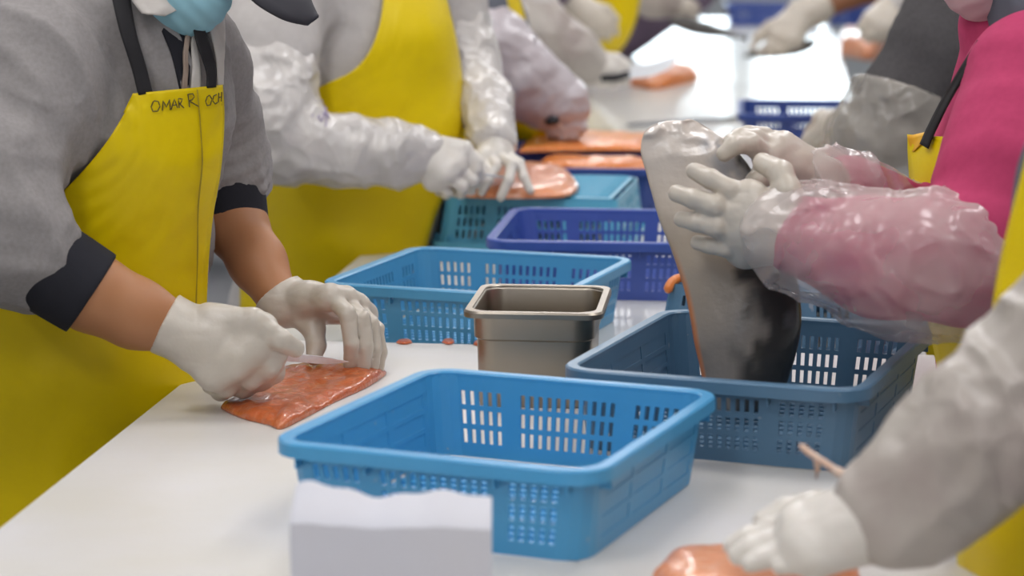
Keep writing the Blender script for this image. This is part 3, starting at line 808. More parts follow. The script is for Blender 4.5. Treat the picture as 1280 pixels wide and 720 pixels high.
# ================================================================== first worker, left foreground
def worker_front_left():
    root = empty('person', (-.62, 3.05, -.9), 'person in grey sweatshirt, dark cap, blue mask and lettered yellow apron, left foreground', 'person', 'workers along the table')
    torso = chain([J(95, 640, 3.10, .15), J(92, 450, 3.07, .158), J(108, 300, 3.06, .152), J(137, 150, 3.03, .147), J(152, 50, 3.02, .125)], .05)
    sh = [seg(G(50, 70, 2.90), G(235, 85, 3.12), .085, .065, .05)]
    hc = G(244, -98, 2.985); fw = G(304, 6, 2.90) - hc; up = G(350, -185, 2.98) - hc
    Rs, Re, Rw = G(45, 80, 2.88), G(-25, 285, 2.76), G(214, 408, 2.79)
    Ls, Le, Lw = G(240, 95, 3.13), G(272, 205, 3.20), G(345, 368, 3.06)
    rarm = lambda o: chain([(Rs, .062 + o), (Re, .050 + o)], .03) + chain([(Re, .050 + o), (G(115, 366, 2.775), .0475 + o), (G(170, 392, 2.785), .0430 + o), (Rw, .0350 + o)], .02)
    larm = lambda o: chain([(Ls, .055 + o), (Le, .046 + o)], .03) + chain([(Le, .046 + o), (G(293, 280, 3.15), .0450 + o), (G(322, 328, 3.10), .0390 + o), (Lw, .0320 + o)], .02)
    neck = [seg(G(152, 40, 3.02), hc, .075, .062, .03)]
    # hands, shared by the bare core and the gloves
    RF = [pts((326, 412, 2.785), (346, 442, 2.79), (344, 466, 2.81), (322, 468, 2.84)), pts((313, 432, 2.775), (334, 460, 2.785), (326, 476, 2.81), (305, 474, 2.84)),
          pts((294, 452, 2.770), (312, 474, 2.785), (304, 486, 2.81), (285, 482, 2.84)), pts((268, 468, 2.772), (284, 484, 2.785), (276, 490, 2.81), (260, 484, 2.835))]
    RT = pts((262, 396, 2.785), (318, 401, 2.770), (350, 424, 2.770), (370, 436, 2.785))
    LF = [pts((413, 372, 3.00), (434, 392, 2.975), (439, 428, 2.97), (437, 455, 2.985)), pts((430, 376, 3.02), (452, 398, 2.99), (457, 432, 2.985), (454, 459, 2.99)),
          pts((444, 384, 3.04), (463, 405, 3.01), (468, 436, 3.005), (465, 461, 3.005)), pts((455, 394, 3.06), (471, 412, 3.03), (476, 440, 3.025), (473, 463, 3.02))]
    LT = pts((372, 392, 3.045), (392, 412, 3.03), (395, 432, 3.015), (392, 447, 3.005))
    RH = hand_prims(G(212, 407, 2.79), .035, RF, RT, .0112, pk=.018, pr=.0185, fk=.012)
    LH = hand_prims(G(352, 374, 3.06), .034, LF, LT, .0112, pk=.014, pr=.0165)
    body = torso[1:] + neck + head_prims(hc, fw, up, 1.1) + rarm(.0105) + larm(.0105) + RH[:8] + LH[:8]
    sdf_mesh('body', body, .0055, M['skin'], root, off=-.013)
    # gloves
    RG = RH + [seg(G(206, 404, 2.79), G(226, 414, 2.79), .0395, .036, .008)]
    LG = LH + [seg(G(343, 363, 3.065), G(356, 379, 3.055), .0375, .034, .008)]
    def cutR(P):
        n = nrm(G(250, 425, 2.79) - G(200, 400, 2.79)); return -((P - G(205, 404, 2.79)) @ n)
    def cutL(P):
        n = nrm(G(380, 410, 3.04) - G(345, 365, 3.06)); return -((P - G(345, 366, 3.06)) @ n)
    sdf_mesh('glove', RG, .0019, M['glove'], root, disp=glove_disp(1), cut=cutR)
    sdf_mesh('glove', LG, .0019, M['glove'], root, disp=glove_disp(9), cut=cutL)
    # sweatshirt with pushed-up sleeves, black rib cuffs
    sr = [(Rs, .084), (G(-2, 180, 2.82), .084), (Re, .080), (G(2, 302, 2.765), .070), (G(26, 314, 2.77), .062)]
    sl = [(Ls, .066), (G(262, 160, 3.18), .058), (G(280, 200, 3.19), .052), (G(288, 222, 3.175), .046)]
    shirt = torso + sh + [seg(G(150, 45, 3.02), G(172, 6, 3.0), .10, .074, .03)] + chain(sr, .035) + chain(sl, .03)
    d1 = cloth_disp(9, .006, 2, .004); d2 = fold_disp(Re - Rs, 11, .005, 7, .002, 4)
    ea, eb = nrm(G(95, 300, 2.8) - G(40, 60, 2.9)), nrm(G(150, 60, 2.9) - G(60, 120, 2.8))
    ec = np.cross(ea, eb)
    def dd(P):
        w = np.clip(1 - np.linalg.norm(P - Re, axis=1) / .26, 0, 1); w2 = np.clip(1 - np.linalg.norm(P - G(290, 215, 3.17), axis=1) / .12, 0, 1)
        Q = np.stack([P @ ea * 5, P @ eb * 19, P @ ec * 12], 1) + vnoise(P * 5)[:, None] * .8
        return d1(P) + d2(P) * np.clip(w * 2.2, .25, 1.5) + .013 * vnoise(Q) - .008 * ((1 - np.abs(vnoise(Q * 1.1 + 6))) ** 4 - .2) + .004 * w2 * np.sin((P @ nrm(Le - Ls)) * 300 + 3 * vnoise(P * 14))
    sdf_mesh('sweatshirt', shirt, .0048, M['sweat'], root, disp=dd)
    def cuff(a, b, ra, rb):
        n = nrm(b - a)
        sdf_mesh('cuff', [seg(a - n * .05, b + n * .05, ra, rb, .01)], .0032, M['cuff'], root, cut=lambda P: np.maximum((P - b) @ n, -((P - a) @ n)), disp=lambda P: .0012 * vnoise(P * 30))
    cuff(G(38, 318, 2.768), G(115, 367, 2.775), .060, .0535)
    cuff(G(288, 226, 3.175), G(292, 281, 3.15), .046, .0490)
    # apron
    tp = torso + [seg(G(92, 640, 3.08), G(80, 1100, 3.14), .155, .165, .04)]
    left = [(166, 117), (152, 148), (119, 196), (62, 255), (-30, 330), (-80, 430), (-100, 560), (-110, 800), (-110, 1100)]
    right = [(278, 106), (280, 150), (276, 210), (266, 270), (260, 330), (257, 395), (250, 470), (232, 640), (210, 1100)]
    drape('apron', left, right, tp, .025, (2.6, 3.2), M['yellow'], root, 34, 70, .0018, .006, 6, 3)
    ap = [o for o in root.children if o.name.startswith('apron')][0]
    drape('apron_hem', [(166, 117), (161, 127), (154, 141)], [(278, 106), (279, 118), (279.5, 131)], tp, .0275, (2.6, 3.2), M['yellow'], ap, 26, 8, .0016, 0, blur=3)
    drape('apron_seam', [(246, 112), (250, 160), (252, 205), (247, 260), (246, 330), (243, 420)], [(247.4, 112), (251.4, 160), (253.4, 205), (248.4, 260), (247.4, 330), (244.4, 420)], tp, .0335, (2.6, 3.2), M['seam'], ap, 3, 40, .001, 0)
    drape('apron_strap', [(136, -20), (150, 40), (166, 90), (173, 119)], [(160, -20), (170, 40), (183, 85), (191, 116)], tp + sh, .027, (2.6, 3.2), M['black'], ap, 6, 24, .002, 0)
    drape('apron_strap', [(240, 22), (246, 55), (258, 90), (258, 110)], [(250, 22), (262, 55), (270, 85), (270, 109)], tp + sh, .030, (2.6, 3.2), M['black'], ap, 6, 24, .002, 0)
    # V neck: dark tee, zip tapes, pale net hanging beside
    drape('inner_shirt', [(188, 5), (200, 35), (215, 70), (226, 116)], [(250, 5), (242, 35), (238, 70), (236, 116)], tp + sh, .013, (2.6, 3.2), M['cuff'], root, 10, 20, .002, 0)
    drape('zip_tape', [(236, 30), (230, 55), (229, 85), (227, 116)], [(241, 30), (236, 55), (235, 85), (234, 116)], tp + sh, .0165, (2.6, 3.2), M['zip'], root, 5, 24, .003, 0)
    drape('zip_tape', [(243, 30), (239, 55), (240, 85), (238, 114)], [(249, 30), (246, 55), (250, 85), (250, 113)], tp + sh, .0165, (2.6, 3.2), M['net'], root, 5, 24, .003, .001)
    drape('hanging_net', [(256, 12), (264, 45), (270, 75), (272, 108)], [(279, 4), (281, 45), (280, 75), (279, 106)], tp + sh, .018, (2.6, 3.2), M['net'], root, 9, 30, .002, .006, 40)
    drape('hanging_net', [(150, -30), (166, 2), (178, 17)], [(250, -30), (238, 2), (206, 20)], tp + sh, .038, (2.6, 3.2), M['net'], root, 14, 14, .003, .006, 30)
    # lettering on the bib
    letters = {'O': [[(191, 128), (189, 134), (191, 139), (197, 139), (200, 133), (198, 127), (193, 126), (191, 128)]],
               'M': [[(203, 138), (204, 126), (208, 134), (212, 125), (213, 137)]], 'A': [[(214, 137), (218, 124), (222, 135)], [(215, 132), (221, 131)]],
               'R': [[(224, 135), (223, 123), (228, 124), (226, 129), (224, 129), (230, 135)]],
               'R2': [[(237, 134), (235, 118), (241, 117), (243, 121), (240, 125), (236, 126), (248, 133)]],
               'O2': [[(259, 121), (257, 127), (259, 132), (263, 131), (265, 124), (262, 119), (259, 121)]],
               'C': [[(271, 118), (267, 120), (266, 126), (269, 130), (272, 128)]], 'H': [[(273.5, 116), (273, 128)], [(277, 115), (276.6, 127)], [(273, 122), (277, 121)]]}
    mb = MB()
    for L in letters.values():
        for ln in L:
            q = np.array(ln, float)
            q = np.concatenate([np.linspace(q[i], q[i + 1], 4)[:-1] for i in range(len(q) - 1)] + [q[-1:]])
            p = trace(tp, q[:, 0], q[:, 1], .0345, 2.6, 3.2)
            mb.tube(list(p), .0008, 6)
    mb.build('hand_lettering', M['ink'], ap)['label'] = 'marker lettering along the top of the bib'
    # head wear
    A = lambda a, b, d: head_at(hc, fw, up, a, b, d)
    f_, u_ = nrm(fw), nrm(up - nrm(fw) * np.dot(up, nrm(fw))); r_ = np.cross(f_, u_); AX = np.array([r_, f_, u_])
    sdf_mesh('cap', [ell(A(0, -.008, .04), AX, (.084, .106, .098), .01)], .004, M['cap'], root, cut=lambda P: -((P - A(0, 0, .045)) @ u_))
    cp = [o for o in root.children if o.name.startswith('cap')][0]
    ca = crom(pts((292, -28, 2.90), (318, 2, 2.88), (350, 22, 2.885), (372, 30, 2.91), (384, 31, 2.93)), 48); cb_ = crom(pts((320, -80, 3.03), (362, -48, 3.03), (382, -14, 3.01), (389, 14, 2.98), (389, 27, 2.94)), 48)
    nu = 10; V = []
    for a, b in zip(ca, cb_):
        for k in range(nu):
            t = k / (nu - 1); V.append(a * (1 - t) + b * t + u_ * .014 * math.sin(math.pi * t))
    mod_solid(mesh_obj('cap_brim', V, [(i * nu + k, i * nu + k + 1, (i + 1) * nu + k + 1, (i + 1) * nu + k) for i in range(47) for k in range(nu - 1)], M['cap'], cp), .0035)
    sdf_mesh('face_mask', [ell(A(0, .055, -.062), AX, (.070, .070, .064), .02), ell(A(0, .088, -.05), AX, (.042, .046, .050), .03)], .0028, M['mask'], root,
             cut=lambda P: np.maximum((P - A(0, 0, -.012)) @ u_, -((P - A(0, .010, 0)) @ f_)), disp=lambda P: .0010 * np.sin(((P - hc) @ u_) * 330) + .002 * vnoise(P * 30))
    sdf_mesh('beard_net', [ell(A(0, .015, -.055), AX, (.078, .074, .082), .02), seg(A(0, -.02, -.06), G(172, 2, 3.0), .066, .060, .03)], .0035, M['net'], root,
             cut=lambda P: np.maximum((P - A(0, .062, 0)) @ f_, (P - A(0, 0, .02)) @ u_), disp=cloth_disp(24, .003, 5))
    legs.dirn = 1; legs(root, G(92, 470, 3.07), (0.12, 1, 0))
worker_front_left()

# knife in the first worker's fist
def knife(label, handle, blade, w, hr=.011, name='knife'):
    r = empty(name, handle[0], label, 'knife')
    m = MB(); m.tube(handle, [hr * .8] + [hr] * (len(handle) - 2) + [hr * .85], 12); m.build('handle', M['handle'], r, True)
    a = crom(np.array(blade), 14); d = nrm(a[-1] - a[0]); up = nrm(w); side = nrm(np.cross(d, up)); n = len(a); V = []; F = []
    for i, p in enumerate(a):
        t = i / (n - 1); h = np.linalg.norm(w) * (1 if t < .55 else max(.04, 1 - ((t - .55) / .45) ** 2))
        V += [p + side * .0009, p - side * .0009, p - up * h]
    for i in range(n - 1):
        b = i * 3; F += [(b, b + 3, b + 4, b + 1), (b + 1, b + 4, b + 5, b + 2), (b + 2, b + 5, b + 3, b)]
    F += [(0, 1, 2), (3 * n - 1, 3 * n - 2, 3 * n - 3)]
    m = MB(); m.add(V, F); m.build('blade', M['blade'], r, False)
    return r
knife('slim steel knife held in the fist of the worker in grey sweatshirt', pts((262, 462, 2.81), (300, 460, 2.81), (330, 448, 2.81), (348, 443, 2.808)), pts((346, 441, 2.805), (376, 443, 2.84), (405, 446, 2.90), (436, 452, 2.955)), np.array([0, -.009, .012]))

# ================================================================== second worker, off-white sleeves
def worker_second():
    root = empty('person', (-.40, 4.40, -.9), 'person in off-white shirt, milky plastic sleeves and yellow apron, second on the left', 'person', 'workers along the table')
    torso = chain([J(395, 560, 4.50, .165), J(405, 400, 4.44, .172), J(432, 260, 4.40, .178), J(446, 170, 4.40, .182), J(440, 60, 4.40, .170), J(430, -60, 4.42, .140)], .06)
    sh = [seg(G(352, -10, 4.22), G(548, -40, 4.55), .085, .075, .05)]
    hc = G(500, -190, 4.36); fw = np.array([.75, -.2, -.62]); up = np.array([.6, 0, .8])
    Rs, Re, Rw = G(352, 0, 4.20), G(334, 160, 4.06), G(528, 195, 4.12)
    Ls, Le, Lw = G(560, -20, 4.55), G(585, 70, 4.50), G(618, 182, 4.28)
    RF = [pts((576, 192, 4.12), (596, 212, 4.11), (597, 226, 4.13), (586, 230, 4.16)), pts((568, 208, 4.10), (590, 226, 4.10), (588, 237, 4.13), (575, 236, 4.16)),
          pts((556, 218, 4.09), (578, 234, 4.09), (576, 242, 4.12), (564, 240, 4.15)), pts((542, 226, 4.10), (560, 239, 4.10), (558, 243, 4.13), (548, 240, 4.15))]
    RT = pts((548, 180, 4.13), (580, 186, 4.12), (596, 204, 4.115), (600, 222, 4.12))
    LF = [pts((612, 196, 4.24), (620, 208, 4.21), (610, 226, 4.19), (602, 240, 4.19)), pts((622, 194, 4.25), (640, 206, 4.21), (636, 226, 4.19), (626, 246, 4.185)),
          pts((632, 194, 4.27), (649, 204, 4.23), (655, 222, 4.21), (663, 238, 4.20)), pts((602, 198, 4.24), (606, 212, 4.20), (600, 224, 4.18), (597, 232, 4.18))]
    LT = pts((606, 190, 4.26), (596, 204, 4.23), (594, 216, 4.21), (597, 226, 4.20))
    RH = hand_prims(G(532, 196, 4.12), .036, RF, RT, .0108, cuff=(G(512, 192, 4.11), .040), pk=.016, pr=.017)
    LH = hand_prims(G(620, 184, 4.28), .032, LF, LT, .0104, cuff=(G(610, 168, 4.31), .034), pk=.012, pr=.0135)
    arms = chain([(Rs, .06), (Re, .05), (Rw, .034)], .03) + chain([(Ls, .055), (Le, .046), (Lw, .032)], .03)
    sdf_mesh('body', torso[1:] + sh + [seg(G(440, -60, 4.42), hc, .075, .062, .03)] + head_prims(hc, fw, up) + arms + RH[:6] + LH[:6], .010, M['skin'], root, off=-.004)
    sdf_mesh('glove', RH, .0024, M['glove_w'], root, disp=glove_disp(3)); sdf_mesh('glove', LH, .0022, M['glove_w'], root, disp=glove_disp(5))
    sdf_mesh('shirt', torso + sh + chain([(Rs, .086), (G(335, 60, 4.14), .082), (G(331, 130, 4.08), .076)], .04) + chain([(Ls, .07), (Le, .058)], .03), .006, M['shirt_w'], root, disp=cloth_disp(10, .005, 8, .003))
    sd = cloth_disp(10, .004, 11, .006); sf = fold_disp(nrm(Rw - Re), 13, .005, 7, .001, 6)
    sdf_mesh('plastic_sleeve', chain([(G(338, 95, 4.10), .080), (G(334, 150, 4.06), .078), (G(350, 178, 4.06), .068), (G(430, 190, 4.08), .060), (G(490, 190, 4.11), .056), (G(526, 193, 4.12), .046)], .03), .0042, M['sleeve_w'], root,
             disp=lambda P: sd(P) + sf(P) * .9)
    sf2 = fold_disp(nrm(Lw - Le), 14, .0045, 8, .001, 9)
    sdf_mesh('plastic_sleeve', chain([(G(578, 40, 4.52), .062), (Le, .056), (G(604, 130, 4.40), .050), (G(617, 172, 4.30), .044)], .03), .0042, M['sleeve_w'], root, disp=lambda P: sd(P) * .9 + sf2(P))
    sl = [o for o in root.children if o.name.startswith('plastic_sleeve')][0]
    ink = MB(); rng = random.Random(3); arm = chain([(G(350, 178, 4.06), .068), (G(430, 190, 4.08), .060)], .03)
    for ln in ([(384, 132), (390, 142), (396, 130), (400, 145)], [(386, 150), (394, 140), (402, 152), (408, 134)], [(404, 130), (409, 140), (407, 158)], [(380, 153), (386, 146)], [(388, 126), (404, 126)], [(396, 148), (402, 140), (412, 146)]):
        q = np.array(ln, float); q = np.concatenate([np.linspace(q[i], q[i + 1], 4)[:-1] for i in range(len(q) - 1)] + [q[-1:]])
        ink.tube(list(trace(arm, q[:, 0], q[:, 1], .009, 3.8, 4.3)), .0011, 6)
    ink.build('ink_scribble', M['ink_v'], sl)['label'] = 'violet pen scribble on the plastic sleeve'
    tp = torso + [seg(G(395, 560, 4.50), G(385, 1000, 4.55), .165, .17, .04)]
    left = [(484, -40), (472, 40), (445, 85), (396, 111), (345, 148), (300, 182), (296, 240), (300, 330), (300, 500), (300, 900)]
    right = [(548, -40), (566, 30), (577, 90), (580, 150), (566, 220), (545, 268), (528, 330), (510, 420), (490, 600), (490, 900)]
    o = drape('apron', left, right, tp, .014, (3.9, 4.6), M['yellow'], root, 34, 64, .0018, .012, 5, 6)
    legs.dirn = 1; legs(root, G(405, 420, 4.46), (0.12, 1, 0))
worker_second()
knife('small knife in the fist of the second worker over the pale fillet', pts((548, 226, 4.13), (575, 222, 4.13), (594, 217, 4.135)), pts((594, 216, 4.135), (608, 217, 4.16), (622, 219, 4.18), (632, 221, 4.19)), np.array([-.003, -.006, .006]), .009)

# ================================================================== third worker
def worker_third():
    root = empty('person', (-.45, 5.35, -.9), 'person in slate grey cloth with lilac plastic sleeve over the long fillet', 'person', 'workers along the table')
    torso = chain([J(470, 480, 5.40, .15), J(500, 330, 5.38, .16), J(560, 160, 5.36, .165), J(575, 60, 5.36, .155), J(560, -60, 5.38, .13)], .06)
    sh = [seg(G(590, -50, 5.22), G(640, -70, 5.50), .075, .07, .05)]
    hc = G(640, -150, 5.36); fw = np.array([.75, -.2, -.62]); up = np.array([.6, 0, .8])
    Rs, Re, Rw = G(585, -30, 5.20), G(604, 50, 5.10), G(700, 132, 5.12)
    RF = [pts((722, 150, 5.12), (728, 160, 5.10), (720, 170, 5.12)), pts((712, 156, 5.10), (716, 168, 5.09), (708, 174, 5.11)), pts((702, 158, 5.10), (704, 170, 5.09), (697, 174, 5.11)), pts((692, 156, 5.10), (692, 166, 5.09), (687, 170, 5.11))]
    RT = pts((700, 140, 5.10), (692, 150, 5.08), (684, 158, 5.09))
    RH = hand_prims(G(704, 138, 5.12), .040, RF, RT, .0125, cuff=(G(690, 124, 5.12), .042), pk=.02, pr=.020)
    sdf_mesh('body', torso[1:] + sh + [seg(G(575, -60, 5.38), hc, .075, .062, .03)] + head_prims(hc, fw, up) + chain([(Rs, .058), (Re, .048), (Rw, .034)], .03) + RH[:6], .012, M['skin'], root, off=-.004)
    sdf_mesh('glove', RH, .0032, M['sleeve_l'], root, disp=glove_disp(4))
    sdf_mesh('shirt', torso + sh + chain([(Rs, .080), (Re, .068)], .03), .009, M['slate'], root, disp=cloth_disp(9, .006, 12))
    sd = cloth_disp(8, .005, 15, .005); sf = fold_disp(nrm(Rw - Re), 10, .006, 7, .001, 2)
    sdf_mesh('plastic_sleeve', chain([(G(600, 34, 5.12), .070), (G(618, 66, 5.10), .084), (G(650, 98, 5.10), .078), (G(682, 118, 5.11), .064), (G(706, 134, 5.12), .056)], .04), .0055, M['sleeve_l'], root, disp=lambda P: sd(P) + sf(P))
    tp = torso + [seg(G(470, 480, 5.40), G(440, 900, 5.42), .15, .155, .04)]
    drape('apron', [(560, -40), (540, 60), (470, 140), (380, 220), (350, 400), (330, 900)], [(640, -40), (664, 60), (668, 150), (640, 220), (590, 340), (520, 900)], tp, .012, (5.0, 5.6), M['yellow'], root, 20, 40, .0018, .006, 6, 8)
    # the forearm of the far arm rests on the fillet, in the yellow of the apron
    sdf_mesh('plastic_sleeve', chain([(G(630, 128, 5.40), .055), (G(660, 152, 5.30), .046), (G(684, 156, 5.25), .040)], .03), .006, M['yellow'], root, disp=cloth_disp(14, .004, 3))
    legs.dirn = 1; legs(root, G(500, 330, 5.38), (0.12, 1, 0))
worker_third()
knife('dark handled knife poking from the lilac gloved hand of the third worker', pts((684, 152, 5.055), (690, 151, 5.045), (697, 150, 5.05)), pts((697, 152, 5.055), (706, 160, 5.07), (712, 168, 5.08)), np.array([0, -.004, .008]), .010)

# ================================================================== fourth worker, holding up a shining blade
def worker_fourth():
    root = empty('person', (-.45, 6.6, -.9), 'blurred person in pale sleeves holding up a shining knife, fourth on left', 'person', 'workers along the table')
    torso = chain([J(560, 330, 6.75, .15), J(575, 170, 6.7, .155), J(600, 60, 6.68, .155), J(612, -20, 6.66, .145), J(620, -80, 6.66, .12)], .06)
    hc = G(690, -150, 6.62); fw = np.array([.75, -.2, -.62]); up = np.array([.6, 0, .8])
    Rs, Re, Rw = G(650, -40, 6.45), G(668, 34, 6.36), G(735, 80, 6.36)
    RF = [pts((770, 82, 6.36), (782, 84, 6.34), (786, 94, 6.34), (778, 98, 6.36)), pts((766, 90, 6.35), (778, 94, 6.33), (780, 102, 6.34), (770, 104, 6.36)), pts((758, 94, 6.35), (768, 102, 6.33), (766, 107, 6.35), (758, 106, 6.37)), pts((750, 96, 6.35), (756, 104, 6.34), (752, 108, 6.36), (746, 105, 6.37))]
    RT = pts((750, 74, 6.36), (770, 74, 6.35), (784, 82, 6.345))
    RH = hand_prims(G(738, 82, 6.36), .048, RF, RT, .0135, cuff=(G(722, 74, 6.36), .050), pk=.02, pr=.024)
    sdf_mesh('body', torso[1:] + [seg(Rs, G(640, -70, 6.66), .07, .09, .05)] + [seg(G(620, -70, 6.66), hc, .075, .062, .03)] + head_prims(hc, fw, up) + chain([(Rs, .058), (Re, .048), (Rw, .034)], .03) + RH[:6], .013, M['skin'], root, off=-.004)
    sdf_mesh('glove', RH, .0036, M['glove_w'], root)
    sdf_mesh('shirt', torso + [seg(Rs, G(640, -70, 6.66), .08, .10, .05)] + chain([(Rs, .088), (Re, .080)], .04), .010, M['shirt_w'], root, disp=cloth_disp(8, .008, 22))
    sf = fold_disp(nrm(Rw - Re), 10, .006, 12, .003, 2)
    sdf_mesh('plastic_sleeve', chain([(G(655, 20, 6.38), .085), (G(674, 42, 6.36), .088), (G(706, 64, 6.36), .078), (G(734, 80, 6.36), .062)], .04), .007, M['sleeve_f'], root, disp=sf)
    tp = torso + [seg(G(560, 330, 6.75), G(540, 700, 6.8), .15, .155, .04)]
    drape('apron', [(600, -60), (590, 60), (560, 140), (520, 300), (500, 700)], [(672, -60), (672, 60), (650, 150), (620, 300), (590, 700)], tp, .012, (6.2, 6.9), M['yellow'], root, 16, 30, .0018, .004, 6, 8)
    legs.dirn = 1; legs(root, G(575, 180, 6.72), (0.12, 1, 0))
worker_fourth()
knife('broad shining knife blade raised by the fourth worker over the far table', pts((752, 98, 6.31), (770, 97, 6.30), (788, 92, 6.30)), pts((788, 82, 6.30), (812, 79, 6.31), (836, 71, 6.33), (856, 60, 6.36)), np.array([.004, .030, .034]), .011)

# ================================================================== fifth worker
def worker_fifth():
    root = empty('person', (-.1, 7.7, -.9), 'blurred person in bright yellow apron with a pale grey glove, fifth on left', 'person', 'workers along the table')
    torso = chain([J(605, 230, 7.75, .15), J(640, 100, 7.72, .15), J(735, 15, 7.70, .145), J(745, -40, 7.7, .14), J(740, -90, 7.7, .12)], .06)
    hc = G(800, -170, 7.65); fw = np.array([.75, -.2, -.62]); up = np.array([.6, 0, .8])
    sh, el, wr = G(690, -70, 7.5), G(700, -15, 7.42), G(722, 10, 7.42)
    F = [pts((756, 26, 7.42), (768, 34, 7.41), (770, 42, 7.42)), pts((750, 32, 7.41), (760, 42, 7.40), (760, 48, 7.42)), pts((742, 34, 7.41), (750, 45, 7.40), (748, 50, 7.42)), pts((734, 32, 7.41), (738, 44, 7.40), (736, 48, 7.42))]
    T = pts((736, 8, 7.42), (758, 12, 7.41), (770, 24, 7.41))
    H = hand_prims(G(726, 13, 7.42), .050, F, T, .0135, cuff=(G(716, 2, 7.42), .046), pk=.025, pr=.030)
    sdf_mesh('body', torso[1:] + [seg(sh, G(735, -70, 7.7), .07, .09, .05), seg(G(740, -80, 7.7), hc, .075, .062, .03)] + head_prims(hc, fw, up) + chain([(sh, .06), (el, .048), (wr, .036)], .03) + H[:6], .014, M['skin'], root, off=-.004)
    sdf_mesh('glove', H, .004, M['glove'], root)
    sdf_mesh('shirt', torso[2:] + [seg(sh, G(735, -70, 7.7), .08, .10, .05)] + chain([(sh, .08), (el, .065)], .04), .012, M['purple'], root)
    tp = torso + [seg(G(640, 230, 7.75), G(600, 600, 7.8), .15, .155, .04)]
    drape('apron', [(684, -70), (684, 0), (690, 40), (660, 120), (590, 250), (560, 600)], [(800, -70), (800, 0), (782, 55), (740, 100), (690, 200), (640, 600)], tp, .014, (7.3, 7.9), M['yellow'], root, 18, 30, .0018, .004, 6, 8)
    legs.dirn = 1; legs(root, G(625, 140, 7.74), (0.12, 1, 0))
worker_fifth()

# ================================================================== far worker at the left end, mostly above the frame
def worker_far_left():
    root = empty('person', (.35, 9.3, -.9), 'far blurred person in dusty purple clothes bending over the dark fish, last on left', 'person', 'workers along the table')
    torso = chain([J(680, 190, 9.5, .15), J(720, 60, 9.5, .155), J(850, -30, 9.45, .15), J(870, -80, 9.4, .13)], .06)
    hc = G(930, -120, 9.35); fw = np.array([.75, -.2, -.62]); up = np.array([.6, 0, .8])
    sh, el, wr = G(810, -60, 9.2), G(815, -5, 9.1), G(842, 4, 9.1)
    F = [pts((862, 10, 9.1), (870, 16, 9.09), (872, 22, 9.1)), pts((858, 13, 9.09), (864, 20, 9.08), (864, 25, 9.1)), pts((852, 14, 9.09), (856, 21, 9.08), (855, 26, 9.1)), pts((846, 13, 9.09), (848, 20, 9.08), (846, 24, 9.1))]
    T = pts((850, 2, 9.1), (864, 4, 9.09), (872, 10, 9.09))
    H = hand_prims(G(845, 6, 9.1), .042, F, T, .0125, cuff=(G(836, 2, 9.1), .044), pk=.02, pr=.022)
    sdf_mesh('body', torso + [seg(sh, G(860, -70, 9.4), .07, .09, .05), seg(G(870, -80, 9.4), hc, .075, .062, .03)] + head_prims(hc, fw, up) + chain([(sh, .06), (el, .048), (wr, .036)], .03) + H[:6], .015, M['skin'], root, off=-.004)
    sdf_mesh('glove', H, .005, M['glove'], root)
    sdf_mesh('shirt', torso + [seg(sh, G(860, -70, 9.4), .08, .10, .05)], .013, M['purple'], root, off=.006)
    sdf_mesh('plastic_sleeve', chain([(sh, .09), (el, .080), (wr, .056)], .04), .010, M['sleeve_f'], root, disp=cloth_disp(10, .006, 2))
    legs.dirn = 1; legs(root, G(690, 90, 9.5), (0.12, 1, 0))
worker_far_left()

